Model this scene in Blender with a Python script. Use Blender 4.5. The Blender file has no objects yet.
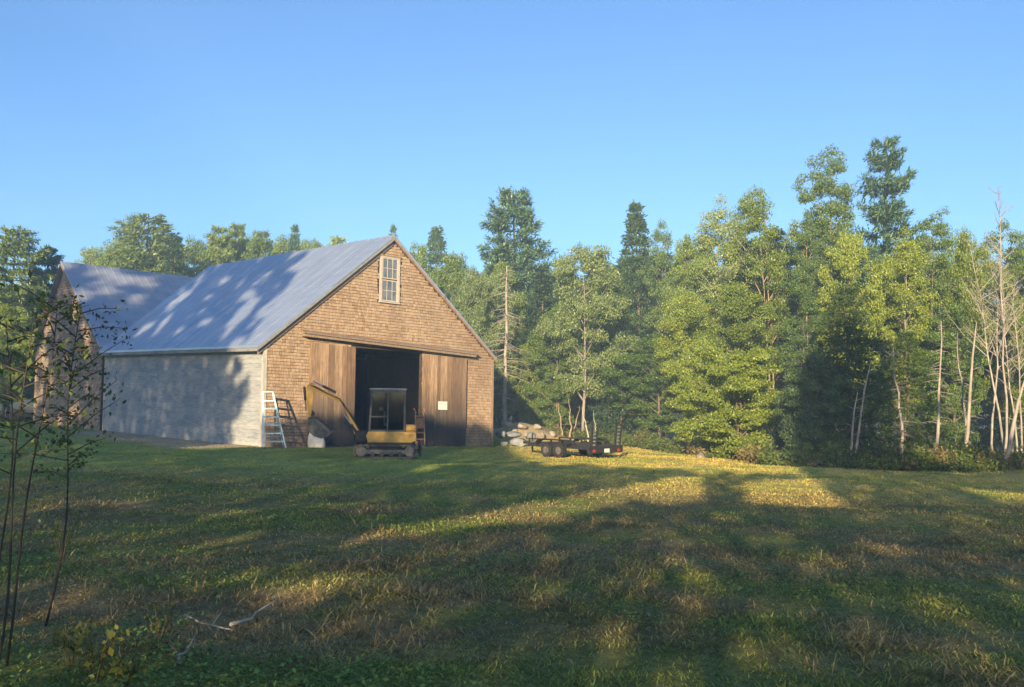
import bpy, math, random
import numpy as np
from mathutils import Matrix, Vector, Euler

S = bpy.context.scene
COL = S.collection
R_ = math.radians

# ------------------------------------------------------------------ camera
F, PITCH, ROLL, EYE = 900.0, 0.060, 0.012, 1.5535
_cp, _sp, _c, _s = math.cos(PITCH), math.sin(PITCH), math.cos(ROLL), math.sin(ROLL)
_fwd = np.array([0, _cp, _sp]); _up = np.array([0, -_sp, _cp]); _rt = np.array([1.0, 0, 0])
_r2 = _rt * _c + _up * _s
_u2 = -_rt * _s + _up * _c
cam = bpy.data.cameras.new('camera')
camo = bpy.data.objects.new('camera', cam); COL.objects.link(camo)
cam.sensor_width = 36.0
cam.lens = 36.0 * F / 1024.0
cam.clip_start = 0.05
cam.clip_end = 3000
camo.matrix_world = Matrix(((_r2[0], _u2[0], -_fwd[0], 0), (_r2[1], _u2[1], -_fwd[1], 0),
                            (_r2[2], _u2[2], -_fwd[2], EYE), (0, 0, 0, 1)))
S.camera = camo

# ------------------------------------------------------------------ sky, sun, exposure
SUN_EL = R_(14.0)
SA, CA = 0.2, 0.98                                     # horizontal travel of the sunlight (x, y)
world = bpy.data.worlds.new('World'); S.world = world; world.use_nodes = True
wn = world.node_tree; wn.nodes.clear()
sky = wn.nodes.new('ShaderNodeTexSky'); sky.sky_type = 'NISHITA'; sky.sun_disc = False
sky.sun_elevation = SUN_EL; sky.sun_rotation = math.atan2(-SA, -CA)
sky.altitude = 100; sky.air_density = 1.0; sky.dust_density = 1.0; sky.ozone_density = 5.6
bg = wn.nodes.new('ShaderNodeBackground'); bg.inputs[1].default_value = 0.065
wo = wn.nodes.new('ShaderNodeOutputWorld')
wn.links.new(sky.outputs[0], bg.inputs[0]); wn.links.new(bg.outputs[0], wo.inputs[0])
sun = bpy.data.lights.new('sun', 'SUN'); sun.energy = 3.6; sun.angle = R_(0.5); sun.color = (1.0, 0.77, 0.46)
suno = bpy.data.objects.new('sun', sun); COL.objects.link(suno)
suno.rotation_euler = Vector((SA, CA, -math.tan(SUN_EL))).to_track_quat('-Z', 'Y').to_euler()
suno.location = (-10, -40, 30)
S.view_settings.view_transform = 'Standard'; S.view_settings.look = 'None'
S.view_settings.exposure = 1.97; S.view_settings.gamma = 1.0
S.render.engine = 'CYCLES'
S.cycles.max_bounces = 6; S.cycles.diffuse_bounces = 4; S.cycles.glossy_bounces = 2
S.cycles.transmission_bounces = 3; S.cycles.transparent_max_bounces = 4
S.cycles.use_denoising = True

# ------------------------------------------------------------------ pixel rays used to set things out at their real distance
def ray(px, py):
    q = np.array([(px - 512) / F, (py - 343.5) / F, 1.0])
    return _r2 * q[0] - _u2 * q[1] + _fwd * q[2]

def at(px, py, Y):
    r = ray(px, py); return r / r[1] * Y + np.array([0, 0, EYE])

# ------------------------------------------------------------------ noise
_ng = np.random.default_rng(5).random((64, 64))
def vnoise(x, y, s):
    x = np.asarray(x, float) / s + 131.7; y = np.asarray(y, float) / s + 57.3
    xi = np.floor(x).astype(int); yi = np.floor(y).astype(int)
    fx = x - xi; fy = y - yi
    fx = fx * fx * (3 - 2 * fx); fy = fy * fy * (3 - 2 * fy)
    g = lambda a, b: _ng[a % 64, b % 64]
    return (g(xi, yi) * (1 - fx) + g(xi + 1, yi) * fx) * (1 - fy) + (g(xi, yi + 1) * (1 - fx) + g(xi + 1, yi + 1) * fx) * fy
def fbm(x, y, s, o=4):
    t = 0; a = 1; n = 0
    for k in range(o):
        t = t + a * vnoise(np.asarray(x) + 17 * k, np.asarray(y) - 29 * k, s / 2 ** k); n += a; a *= 0.55
    return t / n
def sstep(a, b, x):
    t = np.clip((np.asarray(x, float) - a) / (b - a), 0, 1); return t * t * (3 - 2 * t)

EDGE_X = [-80, -45, -30, -12, 0, 3, 6.4, 8.6, 10.9, 14, 19.5, 35, 80]
EDGE_Y = [52, 58, 62, 60, 52, 50, 45, 31.5, 29.2, 30, 33.5, 40, 48]
def edge_y(x):
    return np.interp(x, EDGE_X, EDGE_Y)

def gz(x, y):
    x = np.asarray(x, float); y = np.asarray(y, float)
    xc = np.clip(x, -70, 40); yc = np.clip(y, -60, 80)
    z = -0.0163 * xc - 0.0169 * yc
    near = sstep(60, 20, np.hypot(x, y))
    z = z + (fbm(x, y * 1.6, 2.6, 4) - 0.5) * 0.22 * near + (vnoise(x, y, 7) - 0.5) * 0.10 * near
    # rubble bank beside the barn
    z = z + 1.15 * np.exp(-(((x - 0.5) / 2.3) ** 2 + ((y - 47.6) / 1.6) ** 2)) * (0.8 + 0.45 * vnoise(x, y, 0.9))
    return z
def gz1(x, y): return float(gz(x, y))
def gp(px, py):
    r = ray(px, py); s = EYE / (-r[2] - 0.0163 * r[0] - 0.0169 * r[1])
    return np.array([r[0] * s, r[1] * s, gz1(r[0] * s, r[1] * s)])

# ------------------------------------------------------------------ mesh helpers
def raw_mesh(name, V, Fq, mats, cols=None, smooth=False, matidx=None):
    """V (n,3); Fq (m,k) array or list of index lists."""
    me = bpy.data.meshes.new(name)
    V = np.asarray(V, np.float32)
    if isinstance(Fq, np.ndarray):
        m, k = Fq.shape
        me.vertices.add(len(V)); me.vertices.foreach_set('co', V.ravel())
        me.loops.add(m * k); me.loops.foreach_set('vertex_index', Fq.astype(np.int32).ravel())
        me.polygons.add(m); me.polygons.foreach_set('loop_start', np.arange(0, m * k, k, dtype=np.int32))
        me.update(calc_edges=True)
    else:
        me.from_pydata(V.tolist(), [], Fq); me.update()
    if cols is not None:
        at_ = me.color_attributes.new('col', 'FLOAT_COLOR', 'POINT')
        c4 = np.ones((len(V), 4), np.float32); c4[:, :3] = cols
        at_.data.foreach_set('color', c4.ravel())
    for mt in (mats if isinstance(mats, (list, tuple)) else [mats]):
        me.materials.append(mt)
    if smooth: me.polygons.foreach_set('use_smooth', [True] * len(me.polygons))
    if matidx is not None: me.polygons.foreach_set('material_index', matidx)
    return me

def link(name, data, parent=None, **props):
    o = bpy.data.objects.new(name, data); COL.objects.link(o)
    if parent is not None: o.parent = parent
    for k, v in props.items(): o[k] = v
    return o

def empty(name, loc, label, category, group=None, rotz=0.0):
    o = bpy.data.objects.new(name, None); COL.objects.link(o)
    o.location = [float(v) for v in loc]; o.rotation_euler = (0, 0, rotz); o.empty_display_size = 0.3
    o['label'] = label; o['category'] = category
    if group: o['group'] = group
    return o

class MB:
    """collects shapes and links them as one mesh object"""
    def __init__(self): self.v = []; self.f = []
    def add(self, vs, fs):
        n = len(self.v); self.v += [tuple(map(float, p)) for p in vs]; self.f += [[i + n for i in f] for f in fs]
    def hexa(self, p8):      # bottom 4 ccw then top 4
        self.add(p8, [(3, 2, 1, 0), (4, 5, 6, 7), (0, 1, 5, 4), (1, 2, 6, 5), (2, 3, 7, 6), (3, 0, 4, 7)])
    def box(self, x0, x1, y0, y1, z0, z1, b=0.0):
        if b <= 0:
            self.hexa([(x0, y0, z0), (x1, y0, z0), (x1, y1, z0), (x0, y1, z0), (x0, y0, z1), (x1, y0, z1), (x1, y1, z1), (x0, y1, z1)])
            return
        b = min(b, (x1 - x0) * .45, (y1 - y0) * .45, (z1 - z0) * .45)
        def ring(i, z): return [(x0 + i, y0 + b, z), (x0 + b, y0 + i, z), (x1 - b, y0 + i, z), (x1 - i, y0 + b, z),
                                (x1 - i, y1 - b, z), (x1 - b, y1 - i, z), (x0 + b, y1 - i, z), (x0 + i, y1 - b, z)]
        rr = ring(b, z0) + ring(0, z0 + b) + ring(0, z1 - b) + ring(b, z1)
        fs = [tuple(range(7, -1, -1)), tuple(range(24, 32))]
        for k in range(3):
            for i in range(8):
                j = (i + 1) % 8; fs.append((k * 8 + i, k * 8 + j, k * 8 + 8 + j, k * 8 + 8 + i))
        self.add(rr, fs)
    def tube(self, pts, rad, n=8, cap=True):
        pts = [np.array(p, float) for p in pts]
        if not hasattr(rad, '__len__'): rad = [rad] * len(pts)
        vs = []; ref = None
        for i, p in enumerate(pts):
            d = pts[min(i + 1, len(pts) - 1)] - pts[max(i - 1, 0)]
            d = d / (np.linalg.norm(d) + 1e-9)
            if ref is None:
                ref = np.array([1.0, 0, 0]) if abs(d[0]) < .8 else np.array([0, 1.0, 0])
            u = np.cross(d, ref); u /= np.linalg.norm(u) + 1e-9; w = np.cross(d, u); ref = -np.cross(d, u) if False else ref
            for k in range(n):
                a = 2 * math.pi * k / n
                vs.append(p + rad[i] * (math.cos(a) * u + math.sin(a) * w))
        fs = []
        for i in range(len(pts) - 1):
            for k in range(n):
                j = (k + 1) % n
                fs.append((i * n + k, i * n + j, (i + 1) * n + j, (i + 1) * n + k))
        if cap:
            fs.append(tuple(range(n - 1, -1, -1))); fs.append(tuple(range((len(pts) - 1) * n, len(pts) * n)))
        self.add(vs, fs)
    def bar(self, a, b, w, h, upv=(0, 0, 1)):
        a = np.array(a, float); b = np.array(b, float); d = b - a; d /= np.linalg.norm(d)
        u = np.cross(d, np.array(upv, float)); u /= np.linalg.norm(u) + 1e-9; k = np.cross(u, d)
        q = lambda p, s, t: p + u * s * w / 2 + k * t * h / 2
        self.hexa([q(a, -1, -1), q(a, 1, -1), q(b, 1, -1), q(b, -1, -1), q(a, -1, 1), q(a, 1, 1), q(b, 1, 1), q(b, -1, 1)])
    def prism(self, poly, y0, y1, axis='y'):
        """polygon in (x,z), extruded along y"""
        n = len(poly)
        if axis == 'y': vs = [(x, y0, z) for x, z in poly] + [(x, y1, z) for x, z in poly]
        else: vs = [(y0, x, z) for x, z in poly] + [(y1, x, z) for x, z in poly]
        fs = [tuple(range(n)), tuple(range(2 * n - 1, n - 1, -1))]
        for i in range(n):
            j = (i + 1) % n; fs.append((i, i + n, j + n, j))
        self.add(vs, fs)
    def build(self, name, mat, parent=None, smooth=False, off=None, **props):
        V = np.array(self.v, np.float32)
        if off is not None: V = V - np.array(off, np.float32)
        me = raw_mesh(name, V, self.f, mat)
        import bmesh
        bm = bmesh.new(); bm.from_mesh(me); bmesh.ops.recalc_face_normals(bm, faces=bm.faces); bm.to_mesh(me); bm.free()
        if smooth:
            for p in me.polygons: p.use_smooth = len(p.vertices) < 6
        return link(name, me, parent, **props)

# ------------------------------------------------------------------ materials
def mat(name):
    m = bpy.data.materials.new(name); m.use_nodes = True
    nt = m.node_tree; nt.nodes.clear()
    out = nt.nodes.new('ShaderNodeOutputMaterial')
    return m, nt, out
def N(nt, t, **kw):
    n = nt.nodes.new(t)
    for k, v in kw.items(): setattr(n, k, v)
    return n
def ramp(nt, fac, stops):
    r = N(nt, 'ShaderNodeValToRGB'); el = r.color_ramp.elements
    while len(el) < len(stops): el.new(0.5)
    for e, (p, c) in zip(el, stops): e.position = p; e.color = (*c, 1)
    nt.links.new(fac, r.inputs[0]); return r.outputs[0]
def noise(nt, scale, detail=4, vec=None, mapscale=None, rough=.55):
    tc = N(nt, 'ShaderNodeTexCoord')
    src = tc.outputs['Object'] if vec is None else vec
    if mapscale:
        mp = N(nt, 'ShaderNodeMapping'); mp.inputs['Scale'].default_value = mapscale
        nt.links.new(src, mp.inputs[0]); src = mp.outputs[0]
    n = N(nt, 'ShaderNodeTexNoise'); n.inputs['Scale'].default_value = scale; n.inputs['Detail'].default_value = detail
    n.inputs['Roughness'].default_value = rough
    nt.links.new(src, n.inputs['Vector']); return n.outputs[0]
def mixc(nt, fac, a, b, mode='MIX'):
    m = N(nt, 'ShaderNodeMix', data_type='RGBA', blend_type=mode)
    for sock, val in ((m.inputs[0], fac), (m.inputs[6], a), (m.inputs[7], b)):
        if isinstance(val, (int, float)): sock.default_value = val
        elif isinstance(val, tuple): sock.default_value = (*val, 1)
        else: nt.links.new(val, sock)
    return m.outputs[2]
def island(nt):
    g = N(nt, 'ShaderNodeNewGeometry'); return g.outputs['Random Per Island']
def principled(nt, out, col, rough=.8, metal=0.0, bump=None, bstr=.3, bdist=.02, spec=.3):
    p = N(nt, 'ShaderNodeBsdfPrincipled')
    if isinstance(col, tuple): p.inputs['Base Color'].default_value = (*col, 1)
    else: nt.links.new(col, p.inputs['Base Color'])
    if isinstance(rough, (int, float)): p.inputs['Roughness'].default_value = rough
    else: nt.links.new(rough, p.inputs['Roughness'])
    p.inputs['Metallic'].default_value = metal
    p.inputs['Specular IOR Level'].default_value = spec
    if bump is not None:
        b = N(nt, 'ShaderNodeBump'); b.inputs['Strength'].default_value = bstr; b.inputs['Distance'].default_value = bdist
        nt.links.new(bump, b.inputs['Height']); nt.links.new(b.outputs[0], p.inputs['Normal'])
    nt.links.new(p.outputs[0], out.inputs[0]); return p

def simple(name, c0, c1, scale=6, rough=.75, metal=0, mapscale=None, bstr=.25, bdist=.01, spec=.3, isl=0.0):
    m, nt, out = mat(name)
    n = noise(nt, scale, 5, mapscale=mapscale)
    c = ramp(nt, n, [(.32, c0), (.68, c1)])
    if isl:
        k = ramp(nt, island(nt), [(0, (1 - isl,) * 3), (1, (1 + isl,) * 3)])
        c = mixc(nt, 1.0, c, k, 'MULTIPLY')
    principled(nt, out, c, rough, metal, n, bstr, bdist, spec); return m

def leafmat(name, c_dark, c_light, trans=.35, vary=.25):
    m, nt, out = mat(name)
    c = ramp(nt, island(nt), [(0, c_dark), (.6, tuple((a + b) / 2 for a, b in zip(c_dark, c_light))), (1, c_light)])
    oi = N(nt, 'ShaderNodeObjectInfo')
    k = ramp(nt, oi.outputs['Random'], [(0, (1 - vary, 1 - vary * .8, 1 - vary)), (1, (1 + vary, 1 + vary * .7, 1))])
    c = mixc(nt, 1.0, c, k, 'MULTIPLY')
    d = N(nt, 'ShaderNodeBsdfDiffuse'); t = N(nt, 'ShaderNodeBsdfTranslucent'); g = N(nt, 'ShaderNodeBsdfGlossy')
    g.inputs['Roughness'].default_value = .45; g.inputs['Color'].default_value = (.6, .6, .6, 1)
    nt.links.new(c, d.inputs[0]); nt.links.new(c, t.inputs[0])
    mx = N(nt, 'ShaderNodeMixShader'); mx.inputs[0].default_value = trans
    nt.links.new(d.outputs[0], mx.inputs[1]); nt.links.new(t.outputs[0], mx.inputs[2])
    m2 = N(nt, 'ShaderNodeMixShader'); m2.inputs[0].default_value = .04
    nt.links.new(mx.outputs[0], m2.inputs[1]); nt.links.new(g.outputs[0], m2.inputs[2])
    nt.links.new(m2.outputs[0], out.inputs[0]); return m

M = {}
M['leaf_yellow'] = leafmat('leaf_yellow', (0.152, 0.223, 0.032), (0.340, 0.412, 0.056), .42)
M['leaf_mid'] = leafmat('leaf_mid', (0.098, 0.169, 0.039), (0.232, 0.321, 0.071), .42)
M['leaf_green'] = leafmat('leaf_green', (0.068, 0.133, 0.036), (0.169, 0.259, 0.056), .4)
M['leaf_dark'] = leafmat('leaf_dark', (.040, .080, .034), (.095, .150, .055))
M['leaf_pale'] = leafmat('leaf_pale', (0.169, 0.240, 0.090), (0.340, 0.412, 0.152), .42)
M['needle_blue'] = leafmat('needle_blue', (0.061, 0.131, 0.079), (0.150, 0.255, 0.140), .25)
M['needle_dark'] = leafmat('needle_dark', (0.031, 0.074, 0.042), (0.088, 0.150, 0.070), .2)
M['needle_yellow'] = leafmat('needle_yellow', (0.137, 0.216, 0.064), (0.320, 0.411, 0.114), .3)
M['bark'] = simple('bark', (.075, .058, .042), (.20, .16, .12), 14, .9, mapscale=(1, 1, .25), bstr=.6, bdist=.03)
M['bark_tan'] = simple('bark_tan', (.20, .145, .095), (.40, .30, .20), 10, .9, mapscale=(1, 1, .25), bstr=.5, bdist=.03)
M['bark_pale'] = simple('bark_pale', (.26, .22, .17), (.55, .48, .38), 6, .85, mapscale=(1, 1, .5), bstr=.3)
M['bark_grey'] = simple('bark_grey', (.14, .125, .11), (.30, .27, .23), 9, .9, mapscale=(1, 1, .3), bstr=.4)

M['bark_birch'] = simple('bark_birch', (.20, .175, .145), (.38, .34, .28), 7, .9, mapscale=(1, 1, .4), bstr=.3)
def attr_mat(name, trans=0.0, rough=.9, bumpscale=None):
    m, nt, out = mat(name)
    a = N(nt, 'ShaderNodeVertexColor', layer_name='col')
    c = a.outputs[0]
    if trans > 0:
        d = N(nt, 'ShaderNodeBsdfDiffuse'); t = N(nt, 'ShaderNodeBsdfTranslucent')
        nt.links.new(c, d.inputs[0]); nt.links.new(c, t.inputs[0])
        mx = N(nt, 'ShaderNodeMixShader'); mx.inputs[0].default_value = trans
        nt.links.new(d.outputs[0], mx.inputs[1]); nt.links.new(t.outputs[0], mx.inputs[2]); nt.links.new(mx.outputs[0], out.inputs[0])
    else:
        n = noise(nt, 9, 6); n2 = noise(nt, 60, 4)
        k = ramp(nt, n, [(.3, (.62, .62, .62)), (.7, (1.25, 1.25, 1.25))])
        k2 = ramp(nt, n2, [(.3, (.6, .6, .6)), (.7, (1.35, 1.35, 1.3))])
        c = mixc(nt, 1.0, mixc(nt, 1.0, c, k, 'MULTIPLY'), k2, 'MULTIPLY')
        principled(nt, out, c, rough, 0, n2, .6, .03, .1)
    return m
M['ground'] = attr_mat('ground')
M['blade'] = attr_mat('blade', .4)

# ------------------------------------------------------------------ ground: one sheet to the horizon
def field_cols(x, y):
    """albedo of the field: lush weeds near, hay and dead growth in patches, mown lawn towards the barn"""
    x = np.asarray(x, float); y = np.asarray(y, float)
    c = lambda *v: np.array(v, float)
    n1 = fbm(x, y * 1.7, 2.2, 4); n2 = fbm(x + 40, y * 1.3 - 11, 0.8, 3); n3 = fbm(x - 20, y + 9, 6, 3)
    lush = c(.215, .270, .068); mid = c(.295, .295, .090); dry = c(.42, .305, .15); brown = c(.27, .185, .105)
    lawn = c(.235, .300, .070); sunlit_straw = c(.64, .465, .145)
    g = lush[None] + (mid - lush)[None] * sstep(.35, .65, n3)[:, None]
    drym = sstep(.46, .62, n1 * .6 + n2 * .4 + .06 * sstep(6.5, 9, y) - .06 * sstep(7.5, 6.0, y) * sstep(-1, .5, x))
    # hay windrow running across the field and a patch of dead growth on the left
    ridge = np.exp(-((y - (8.3 + 1.15 * (x + 1.6))) / 1.5) ** 2) * sstep(-3, -1.5, x) * sstep(7, 3, x)
    patch = np.exp(-(((x + 2.2) / 1.7) ** 2 + ((y - 7.1) / 1.3) ** 2))
    patch2 = np.exp(-(((x - 1.0) / 1.3) ** 2 + ((y - 8.8) / 1.3) ** 2))
    drym = np.clip(drym * .75 + ridge * .6 * sstep(.3, .6, n2) + patch * .8 * sstep(.35, .6, n2) + patch2 * .6 * sstep(.4, .6, n2), 0, 1)
    g = g + (dry[None] - g) * (drym * .85)[:, None]
    bm = sstep(.55, .72, fbm(x + 7, y * 1.5 + 3, 1.3, 3)) * sstep(5, 7, y) * sstep(24, 14, y)
    g = g + (brown[None] - g) * (bm * .55)[:, None]
    lw = sstep(15, 24, y + 3 * (n3 - .5))
    lawnc = lawn[None] * (0.75 + .5 * n1[:, None])
    g = g + (lawnc - g) * lw[:, None] * .85
    zone = sstep(17, 24, y + 1.2 * x) * sstep(-1.5, 2.0, x)
    st = sstep(.35, .58, n3 * .5 + n2 * .5) * zone
    g = g + (sunlit_straw[None] - g) * np.clip(st * .6 + .35 * zone * sstep(24, 31, y), 0, .92)[:, None]  # dry grass, with the glow of the sunlit strip put into its colour
    # bare dirt along the side wall of the barn
    t = (x + 9.3) * -.656 + (y - 33.7) * .754; a = (x + 9.3) * .754 + (y - 33.7) * .656
    dm = np.exp(-((a + 1.3) / 2.6) ** 2) * sstep(-1.5, .5, t) * sstep(19, 15, t) * (.75 + .25 * sstep(.3, .5, n2)) * sstep(-4.2, -2.4, a + .9 * (n2 - .5))
    dm = np.maximum(dm, np.exp(-((a - 2) / 3.0) ** 2 - ((t + .6) / .5) ** 2) * .6)
    dm = np.maximum(dm, sstep(-.1, .4, t) * sstep(-.2, .2, a) * sstep(11.3, 10.9, a) * sstep(20, 19, t))
    g = g + (c(.44, .345, .26)[None] - g) * (dm * .92)[:, None]
    # rubble bank
    bk = np.exp(-(((x - .5) / 2.4) ** 2 + ((y - 47.4) / 1.8) ** 2))
    g = g + (c(.32, .26, .17)[None] - g) * sstep(.2, .55, bk)[:, None]
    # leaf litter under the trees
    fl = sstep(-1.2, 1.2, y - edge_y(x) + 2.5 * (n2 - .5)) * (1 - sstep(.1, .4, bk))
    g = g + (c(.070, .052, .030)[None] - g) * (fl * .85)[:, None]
    return g, drym, lw, fl, np.maximum(dm, sstep(.2, .5, bk))

def axis(lo, hi, fine_lo, fine_hi, step, far):
    a = list(np.arange(fine_lo, fine_hi + 1e-6, step))
    s = step; v = fine_hi
    while v < hi: s *= 1.25; v += s; a.append(min(v, hi))
    s = step; v = fine_lo
    while v > lo: s *= 1.25; v -= s; a.insert(0, max(v, lo))
    return np.array(a)
gx = axis(-900, 900, -32, 32, .28, 0); gy = axis(-300, 1500, 2, 56, .28, 0)
XX, YY = np.meshgrid(gx, gy); xs = XX.ravel(); ys = YY.ravel(); nx = len(gx); ny = len(gy)
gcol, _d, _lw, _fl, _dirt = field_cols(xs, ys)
gcol = gcol * np.where(_dirt[:, None] > .3, 1.0, (.68 + .27 * _lw[:, None]))          # thatch and soil, darkened for the shade in gaps between blades
ii = np.arange((ny - 1) * (nx - 1)); r = ii // (nx - 1); q = ii % (nx - 1)
gq = np.stack([r * nx + q, r * nx + q + 1, (r + 1) * nx + q + 1, (r + 1) * nx + q], 1)
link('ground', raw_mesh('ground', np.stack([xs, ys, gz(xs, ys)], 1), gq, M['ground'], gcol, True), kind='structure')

# ------------------------------------------------------------------ grass (uncountable)
def blades(name, n_mul, seed, dryonly=False):
    rg = np.random.default_rng(seed)
    K = 1800 * n_mul
    d = np.linspace(3.2, 54, 400); w = 1.36 * K * d * (d / 5.5) ** -1.42
    cdf = np.cumsum(w); n = int(w.mean() * (54 - 3.2)); cdf /= cdf[-1]
    dd = np.interp(rg.random(n), cdf, d); th = rg.uniform(-.68, .68, n)
    x = dd * np.sin(th); y = dd * np.cos(th)
    col, dry, lw, fl, dirt = field_cols(x, y)
    aa = (x + 9.3) * .754 + (y - 33.7) * .656; tt = (x + 9.3) * -.656 + (y - 33.7) * .754
    inside = (aa > -.05) & (aa < 11.2) & (tt > -.05)
    keep = (rg.random(n) > np.clip(dirt * 1.1, 0, .97)) & (rg.random(n) > fl * .8) & ~inside & (rg.random(n) < .45 + .55 * sstep(.3, .6, fbm(x, y, .5, 2)))
    keep &= rg.random(n) < 1 - .45 * lw * sstep(4, 0, x)
    if dryonly: keep &= rg.random(n) < dry * .8 * sstep(26, 12, y)
    x, y, dd, col, dry, lw, th = (a[keep] for a in (x, y, dd, col, dry, lw, th)); n = len(x)
    sc = (dd / 5.5)
    clump = sstep(.35, .7, fbm(x + 3, y * 1.3, .55, 3))
    big = sstep(.35, .7, fbm(x + 13, y * 1.6, 2.0, 3))
    L = (.020 + .040 * clump + .026 * big * (1 - lw)) * rg.uniform(.5, 1.35, n) * (1 - .35 * lw + .35 * lw * sstep(0, 4, x)) * sc ** .05
    wd = .0042 * sc ** .72 * rg.uniform(.7, 1.5, n)
    lean = rg.uniform(.1, 1.2, n) + (1 - lw) * rg.uniform(.3, 3.0, n)
    if dryonly: L *= 1.7; lean = rg.uniform(.9, 3.5, n); wd *= .8
    az = rg.uniform(0, 2 * math.pi, n)
    dx, dy = np.cos(az), np.sin(az)
    z0 = gz(x, y)
    nrm = 1 / np.sqrt(1 + lean ** 2)
    tipx = x + dx * L * lean * nrm; tipy = y + dy * L * lean * nrm; tipz = z0 + L * nrm + (rg.uniform(.005, .06, n) if dryonly else 0)
    a2 = az + rg.uniform(1.0, 2.1, n); px_, py_ = np.cos(a2) * wd, np.sin(a2) * wd
    base = z0 - .006 + (rg.uniform(0, .05, n) if dryonly else 0)
    mx_, my_, mz_ = x * .45 + tipx * .55, y * .45 + tipy * .55, base * .35 + tipz * .65
    V = np.empty((n, 4, 3), np.float32)
    V[:, 0] = np.stack([x, y, base], 1)
    V[:, 1] = np.stack([mx_ + px_, my_ + py_, mz_], 1)
    V[:, 2] = np.stack([tipx, tipy, tipz], 1)
    V[:, 3] = np.stack([mx_ - px_, my_ - py_, mz_], 1)
    jit = (1 + rg.uniform(-.5, .45, n) * (1 - .6 * sstep(12, 28, dd)))[:, None]
    if dryonly: col = np.array([.42, .32, .16])[None] * rg.uniform(.5, 1.3, n)[:, None]
    else:
        tip = rg.random(n) < (.10 + .25 * dry) * sstep(30, 16, dd)
        col = col * jit * (np.array([1.2, 1.28, 1.1])[None] * (1 - .18 * sstep(14, 26, dd))[:, None])
        col[tip] = np.array([.22, .17, .08]) * rg.uniform(.5, 1.2, tip.sum())[:, None]
    C = np.repeat(col, 4, 0)
    link(name, raw_mesh(name, V.reshape(-1, 3), np.arange(4 * n).reshape(-1, 4), M['blade'], C), kind='stuff')
blades('grass', 1.15, 1)
blades('cut_hay_litter', .55, 2, True)

# low broad-leaved weeds through the near field
def weeds():
    rg = np.random.default_rng(8); n = 70000
    u = rg.random(n); d = 4.2 + 6 * u ** 1.3; th = rg.uniform(-.66, .66, n)
    x = d * np.sin(th); y = d * np.cos(th)
    k = sstep(.48, .66, fbm(x - 4, y + 8, 1.1, 3)); keep = rg.random(n) < k * (.35 + .65 * sstep(8, 5.5, y))
    x, y, d = x[keep], y[keep], d[keep]; n = len(x)
    s = rg.uniform(.009, .024, n) * (d / 6) ** .4
    z = gz(x, y) + rg.uniform(.015, .12, n)
    U = rg.normal(size=(n, 3)); U[:, 2] *= .35; U /= np.linalg.norm(U, axis=1)[:, None]
    W = np.cross(U, np.array([0, 0, 1.0]) + rg.normal(size=(n, 3)) * .35); W /= np.linalg.norm(W, axis=1)[:, None]
    P = np.stack([x, y, z], 1)
    V = np.stack([P - U * s[:, None], P + W * s[:, None] * .6, P + U * s[:, None], P - W * s[:, None] * .6], 1).reshape(-1, 3)
    col = np.array([.17, .26, .085])[None] * rg.uniform(.45, 1.6, n)[:, None] + np.array([.02, .01, 0])[None] * rg.random(n)[:, None]
    link('ground_cover', raw_mesh('ground_cover', V, np.arange(4 * n).reshape(-1, 4), M['blade'], np.repeat(col, 4, 0)), kind='stuff')
weeds()

# ------------------------------------------------------------------ the barns
def woodmat(name, stops, isl=.3, streak=(14, 14, 1.2), rough=.88, stain=None, dirt=None):
    m, nt, out = mat(name)
    n = noise(nt, 2.2, 6, mapscale=streak, rough=.65)
    c = ramp(nt, island(nt), stops)
    k = ramp(nt, n, [(.25, (.55, .55, .56)), (.5, (1, 1, 1)), (.75, (1.35, 1.3, 1.22))])
    c = mixc(nt, 1.0, c, k, 'MULTIPLY')
    n3 = noise(nt, .55, 5, mapscale=(1, 1, .7))
    c = mixc(nt, ramp(nt, n3, [(.45, (0, 0, 0)), (.68, (.55, .55, .55))]), c, stain or (.10, .085, .075))
    principled(nt, out, c, rough, 0, n, .5, .01, .15); return m
M['shingle'] = woodmat('shingle', [(0, (.245, .170, .112)), (.25, (.305, .218, .145)), (.85, (.365, .270, .185)), (1, (.29, .225, .17))], streak=(9, 9, 2), stain=(.20, .135, .09))
M['shingle_old'] = woodmat('shingle_old', [(0, (.16, .12, .09)), (.5, (.28, .21, .15)), (1, (.38, .29, .21))], streak=(9, 9, 2))
M['clap'] = woodmat('clap', [(0, (.27, .29, .31)), (.5, (.30, .315, .33)), (1, (.335, .345, .35))], streak=(1.0, 1.0, 9), stain=(.24, .245, .25))
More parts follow.
